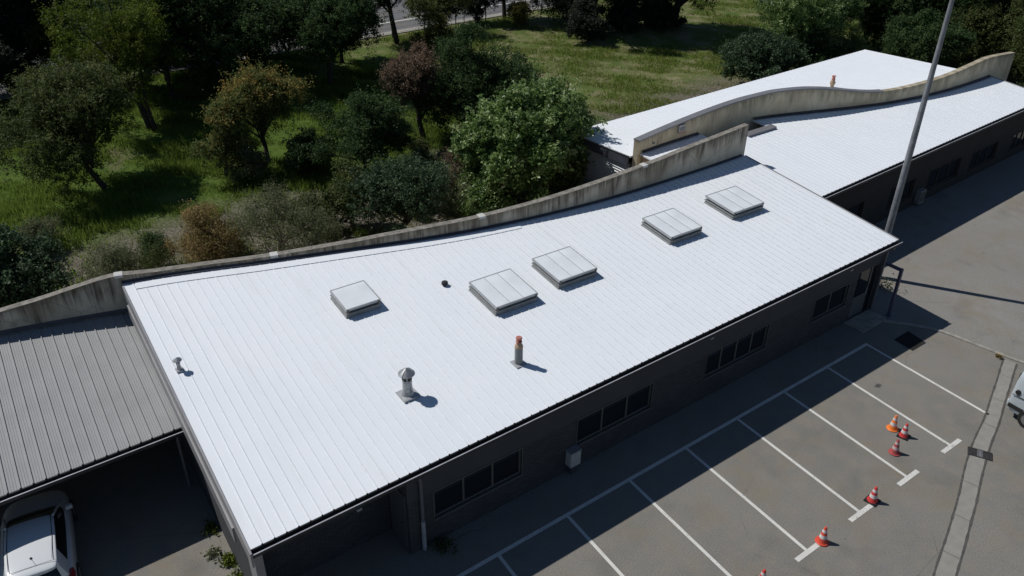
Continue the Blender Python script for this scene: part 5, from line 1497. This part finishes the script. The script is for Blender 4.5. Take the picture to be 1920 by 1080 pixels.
BG += [
 ('shrub', -13.2, 21.6, 1.5, 2.2, 'olive', 'low olive scrub in the gravel right behind the open grey green shrub', 114, dict(nlobe=6, trunk_h=0.02)),
 ('shrub', -8.4, 21.4, 1.9, 2.6, 'olive', 'mixed olive scrub behind the dense blue green bush', 115, dict(nlobe=7, trunk_h=0.02)),
 ('shrub', -6.2, 23.2, 1.5, 2.0, 'sparse', 'pale scrub between the dark bushy tree and the glossy tree', 116, dict(nlobe=6, trunk_h=0.02, leaf=0.07)),
 ('shrub', -10.6, 27.4, 2.4, 2.6, 'dark', 'small dark bush on the lawn left of the dark bushy tree', 117, dict(nlobe=7, trunk_h=0.03)),
 ('shrub', -13.9, 28.4, 1.8, 2.2, 'sparse', 'leafy greyish sapling clump at the foot of the slim greyish tree', 118, dict(nlobe=6, trunk_h=0.02, leaf=0.07)),
 ('shrub', -24.6, 26.6, 1.3, 2.4, 'sparse', 'low weedy clump at the left where the grass turns to gravel', 119, dict(nlobe=6, trunk_h=0.02, leaf=0.06, dens=0.7)),
 ('shrub', 19.2, 39.8, 3.2, 4.4, 'pine', 'dark undergrowth bush at the foot of the leftmost tall pine', 111, dict(nlobe=9, trunk_h=0.02)),
 ('shrub', 22.8, 39.0, 3.6, 4.2, 'pine', 'dark undergrowth bush between the first two tall pines', 112, dict(nlobe=9, trunk_h=0.02)),
 ('shrub', 26.3, 37.8, 3.2, 4.2, 'pine', 'dark undergrowth bush between the last two tall pines', 113, dict(nlobe=9, trunk_h=0.02)),
 ('broadleaf_tree', -21.5, 50.2, 5.2, 5.6, 'pine', 'low dark tree before the road, right of the left edge pine', 108, dict(nlobe=10, trunk_h=0.05)),
 ('broadleaf_tree', -17.2, 48.6, 4.6, 4.6, 'olive', 'small olive tree glimpsed below the gaunt pine', 109, dict(nlobe=8, trunk_h=0.05, dens=0.7)),
 ('broadleaf_tree', -28.0, 48.8, 5.6, 6.0, 'dark', 'low dark tree at the left edge below the conifer', 110, dict(nlobe=10, trunk_h=0.05)),
 ('broadleaf_tree', -13.0, 44.0, 8.2, 7.5, 'dark', 'dark tree between the yellow green tree and the wide dark one', 91, dict(nlobe=14, trunk_h=0.12, top_tint=0.15)),
 ('broadleaf_tree', -5.6, 46.8, 9.0, 7.5, 'dark', 'dark tree of the upper left thicket directly above the grass strip', 92, dict(nlobe=14, trunk_h=0.1)),
 ('conifer_tree', -28.5, 52.5, 9.5, 8.0, 'pine', 'dark conifer cut by the left edge near the top corner', 93, dict(nlobe=13, trunk_h=0.12)),
 ('conifer_tree', -10.6, 51.0, 9.5, 7.5, 'pine', 'dark conifer behind the thicket, hiding the road at the upper left', 94, dict(nlobe=13, trunk_h=0.08)),
 ('conifer_tree', -16.8, 55.0, 8.5, 7.0, 'pine', 'dark conifer at the roadside between the two upper left pines', 95, dict(nlobe=11, trunk_h=0.2, dens=0.7)),
 ('conifer_tree', -24.5, 50.0, 7.5, 5.5, 'pine', 'dark ragged pine left of the gaunt pine with bare branches', 96, dict(nlobe=10, trunk_h=0.2, dens=0.8)),
 ('broadleaf_tree', -4.5, 50.4, 7.5, 6.0, 'dark', 'dark tree touching the road left of the bluish green tree', 97, dict(nlobe=11, trunk_h=0.1)),
 ('broadleaf_tree', 31.0, 17.2, 5.2, 5.4, 'dark', 'low dark tree right at the back corner of the rear roof', 99, dict(nlobe=12, trunk_h=0.08)),
 ('broadleaf_tree', 37.0, 13.8, 6.2, 6.4, 'olive', 'dusty olive tree crossed by the mast just above the rear roof', 100, dict(nlobe=13, trunk_h=0.08)),
 ('broadleaf_tree', 46.0, 26.5, 8.5, 7.5, 'dark', 'tall dark tree at the top edge left of the mast', 101, dict(nlobe=14, trunk_h=0.1)),
 ('broadleaf_tree', 51.5, 21.0, 9.0, 8.0, 'dark', 'tall dark tree at the top edge crossed by the mast tip', 102, dict(nlobe=14, trunk_h=0.1)),
 ('broadleaf_tree', 53.0, 12.0, 9.0, 8.5, 'dark', 'dark tree in the upper right corner behind the corner tree', 103, dict(nlobe=14, trunk_h=0.1)),
 ('broadleaf_tree', 43.5, 7.5, 7.2, 7.0, 'dark', 'dark tree at the right edge above the far roof corner', 104, dict(nlobe=13, trunk_h=0.1)),
 ('shrub', 31.0, 12.6, 2.6, 3.4, 'olive', 'low olive bush on the bank behind the rear roof edge', 105, dict(nlobe=7, trunk_h=0.05)),
 ('shrub', 30.5, 7.6, 3.2, 3.6, 'dark', 'dark bush at the foot of the wavy wall end', 106, dict(nlobe=8, trunk_h=0.05)),
 ('shrub', 19.2, 20.4, 2.4, 3.0, 'blue', 'small bluish bush just beyond the rear eave', 107, dict(nlobe=7, trunk_h=0.05)),
]
for nm, x, y, h, w, kd, lb, sd_, kw in BG:
    kw = dict(kw); kw.setdefault('leaf', 0.105); kw.setdefault('trunk_h', 0.22)
    make_plant(nm, x, y, h, w, kd, lb, 'bush' if nm == 'shrub' else 'tree', sd_, **kw)

# grass tufts
def grass(name, n, box, kindm, hmin, hmax, seed, test=None, tint0=0.0, tint1=1.0, wid=0.02):
    rng = np.random.default_rng(seed)
    x = rng.uniform(box[0], box[1], n * 2); y = rng.uniform(box[2], box[3], n * 2)
    patch = np.sin(x * 0.7 + 1.1 * np.sin(y * 0.5)) * np.sin(y * 0.62 + 0.8 * np.sin(x * 0.43)) + 0.5 * np.sin(x * 2.1 + y * 1.7)
    k = patch + rng.normal(size=n * 2) * 0.5 > -0.15
    if test is not None: k &= test(x, y)
    x = x[k][:n]; y = y[k][:n]; patch = patch[k][:n]
    n = len(x)
    nb = 4
    bx = np.repeat(x, nb) + rng.normal(size=n * nb) * 0.09
    by = np.repeat(y, nb) + rng.normal(size=n * nb) * 0.09
    hh = np.repeat(rng.uniform(hmin, hmax, n) * (1 + 0.4 * np.clip(patch, -1, 1)), nb) * rng.uniform(0.6, 1.2, n * nb)
    ang = rng.uniform(0, 2 * PI, n * nb); w = wid * rng.uniform(0.6, 1.5, n * nb)
    lx = rng.normal(size=n * nb) * 0.25 * hh; ly = rng.normal(size=n * nb) * 0.25 * hh
    V = np.empty((n * nb, 3, 3))
    zb = -0.03
    V[:, 0] = np.stack([bx - np.cos(ang) * w, by - np.sin(ang) * w, np.full(n * nb, zb)], 1)
    V[:, 1] = np.stack([bx + np.cos(ang) * w, by + np.sin(ang) * w, np.full(n * nb, zb)], 1)
    V[:, 2] = np.stack([bx + lx, by + ly, zb + hh], 1)
    me = bpy.data.meshes.new(name); N_ = n * nb
    me.vertices.add(N_ * 3); me.vertices.foreach_set('co', V.reshape(-1))
    me.loops.add(N_ * 3); me.loops.foreach_set('vertex_index', np.arange(N_ * 3, dtype=np.int32))
    me.polygons.add(N_); me.polygons.foreach_set('loop_start', np.arange(0, N_ * 3, 3, dtype=np.int32))
    try: me.polygons.foreach_set('loop_total', np.full(N_, 3, dtype=np.int32))
    except Exception: pass
    me.materials.append(L[kindm])
    at = me.attributes.new('tint', 'FLOAT', 'POINT')
    tt = tint0 + (tint1 - tint0) * (np.repeat(rng.random(n), nb) * 0.6 + rng.random(N_) * 0.4)
    at.data.foreach_set('value', np.repeat(tt, 3).astype(np.float32))
    me.update(calc_edges=True)
    o = bpy.data.objects.new(name, me); C.objects.link(o)
    return o
g1 = grass('grass', 46000, (-34, 1, 18.5, 49.5), 'grass', 0.16, 0.42, 91, lambda x, y: (y > 25.6 + 0.9 * np.sin(x * 0.8)) | (np.random.default_rng(1).random(len(x)) < 0.16), 0.0, 0.78, 0.022)
tag(g1, 'lush green grass between the trees on the left', 'grass', kind='stuff')
g2 = grass('dry_grass', 42000, (1, 46, 18.5, 49.5), 'grass', 0.08, 0.24, 92, lambda x, y: ~((x < 26) & (y < 18.2)), 0.25, 1.0, 0.022)
tag(g2, 'short dry olive grass of the open meadow', 'grass', kind='stuff')

# weeds at the foot of the near gable
def weed(cx, cy, s, n, label, seed, kindm='lime'):
    rng = np.random.default_rng(seed)
    r = empty('weed', (cx, cy, 0))
    P = rng.normal(size=(n, 3)) * [0.16 * s, 0.22 * s, 0.12 * s]; P[:, 2] = np.abs(P[:, 2]) + 0.03
    leaf_obj('leaves', P, 0.05 * (0.6 + rng.random(n)), rng.random(n), L[kindm], r, rng)
    m = MB()
    for k in range(9):
        e = rng.normal(size=3) * [0.16 * s, 0.2 * s, 0]
        m.tube([(0, 0, 0), (e[0] * 0.6, e[1] * 0.6, 0.15 * s), (e[0], e[1], 0.28 * s)], [0.006, 0.004, 0.002], 5)
    m.build('stems', M['bark'], r)
    return tag(r, label, 'weed', 'weeds along the gable foot')
weed(-23.70, 4.15, 0.6, 220, 'largest tuft of green weeds at the foot of the grey gable', 201)
weed(-23.72, 5.6, 0.6, 130, 'small weed tuft where the carport shade ends at the gable', 202)
weed(-23.72, 3.35, 0.55, 200, 'bright green weeds at the gable foot, lowest in the picture', 203)
weed(-23.95, 4.6, 0.6, 70, 'straggly pale weed a little out from the gable foot', 204, 'sparse')
weed(-18.6, 1.15, 0.9, 160, 'dark weeds in the shade under the first window', 205, 'dark')
weed(4.35, 2.15, 1.6, 130, 'thin green weeds in the sunlit gap beside the shadow of the mast', 207, 'sparse')
weed(3.35, -3.42, 0.35, 50, 'dry little weed where the kerb meets the drainage channel', 206, 'orange')

# ------------------------------------------------------------------ fences
fc = empty('wire_fence', (3.5, 48.6, 0))
def fy(x): return 49.3 - 0.02 * (x - 3)
k = 0
for i in range(15):
    x = -12 + i * 3.1
    m = MB(); m.tube([(x - 3.5, fy(x) - 48.6, -0.05), (x - 3.5, fy(x) - 48.6, 1.5)], 0.045, 8); m.build('post', M['post'], fc)
m = MB()
for z in (0.35, 0.75, 1.1, 1.42):
    m.tube([(-15.5, fy(-12) - 48.6, z), (28, fy(31.5) - 48.6, z)], 0.008, 4)
m.build('wires', M['post'], fc)
tag(fc, 'low wire fence on thin dark posts along the road verge', 'fence')
sf = empty('sheet_fence', (43.2, 41.8, 0))
A_ = Vector((44.6, 46.0)); B_ = Vector((39.6, 30.5)); D_ = B_ - A_; Ln = D_.length; D_.normalize(); Nn = Vector((-D_.y, D_.x))
V = []; F = []
nseg = 110
for i in range(nseg + 1):
    u = Ln * i / nseg; off = 0.03 * (i % 2)
    p = A_ + D_ * u + Nn * off
    V += [(p.x - 43.2, p.y - 41.8, -0.05), (p.x - 43.2, p.y - 41.8, 1.55)]
for i in range(nseg):
    F.append((2 * i, 2 * i + 2, 2 * i + 3, 2 * i + 1))
o = obj('corrugated_sheet', V, F, M['sheet_fence'], sf)
sl = o.modifiers.new('s', 'SOLIDIFY'); sl.thickness = 0.02
for u in (0.2, 3.9, 7.6, 11.3, 15.0):
    p = A_ + D_ * u + Nn * (0.09)
    m = MB(); m.box((p.x - 43.2 - 0.04, p.y - 41.8 - 0.04, 0), (p.x - 43.2 + 0.04, p.y - 41.8 + 0.04, 1.6)); m.build('post', M['galv'], sf)
tag(sf, 'pale grey corrugated sheet fence at the top right of the meadow', 'fence')
op = empty('orange_post', (46.2, 38.6, 0))
m = MB(); m.box((-0.16, -0.16, 0), (0.16, 0.16, 2.9)); m.build('column', M['orange_post'], op)
m = MB(); m.box((-0.2, -0.2, 2.9), (0.2, 0.2, 3.0)); m.build('cap', M['orange_post'], op)
tag(op, 'square orange post just behind the corrugated fence at the top edge', 'post')
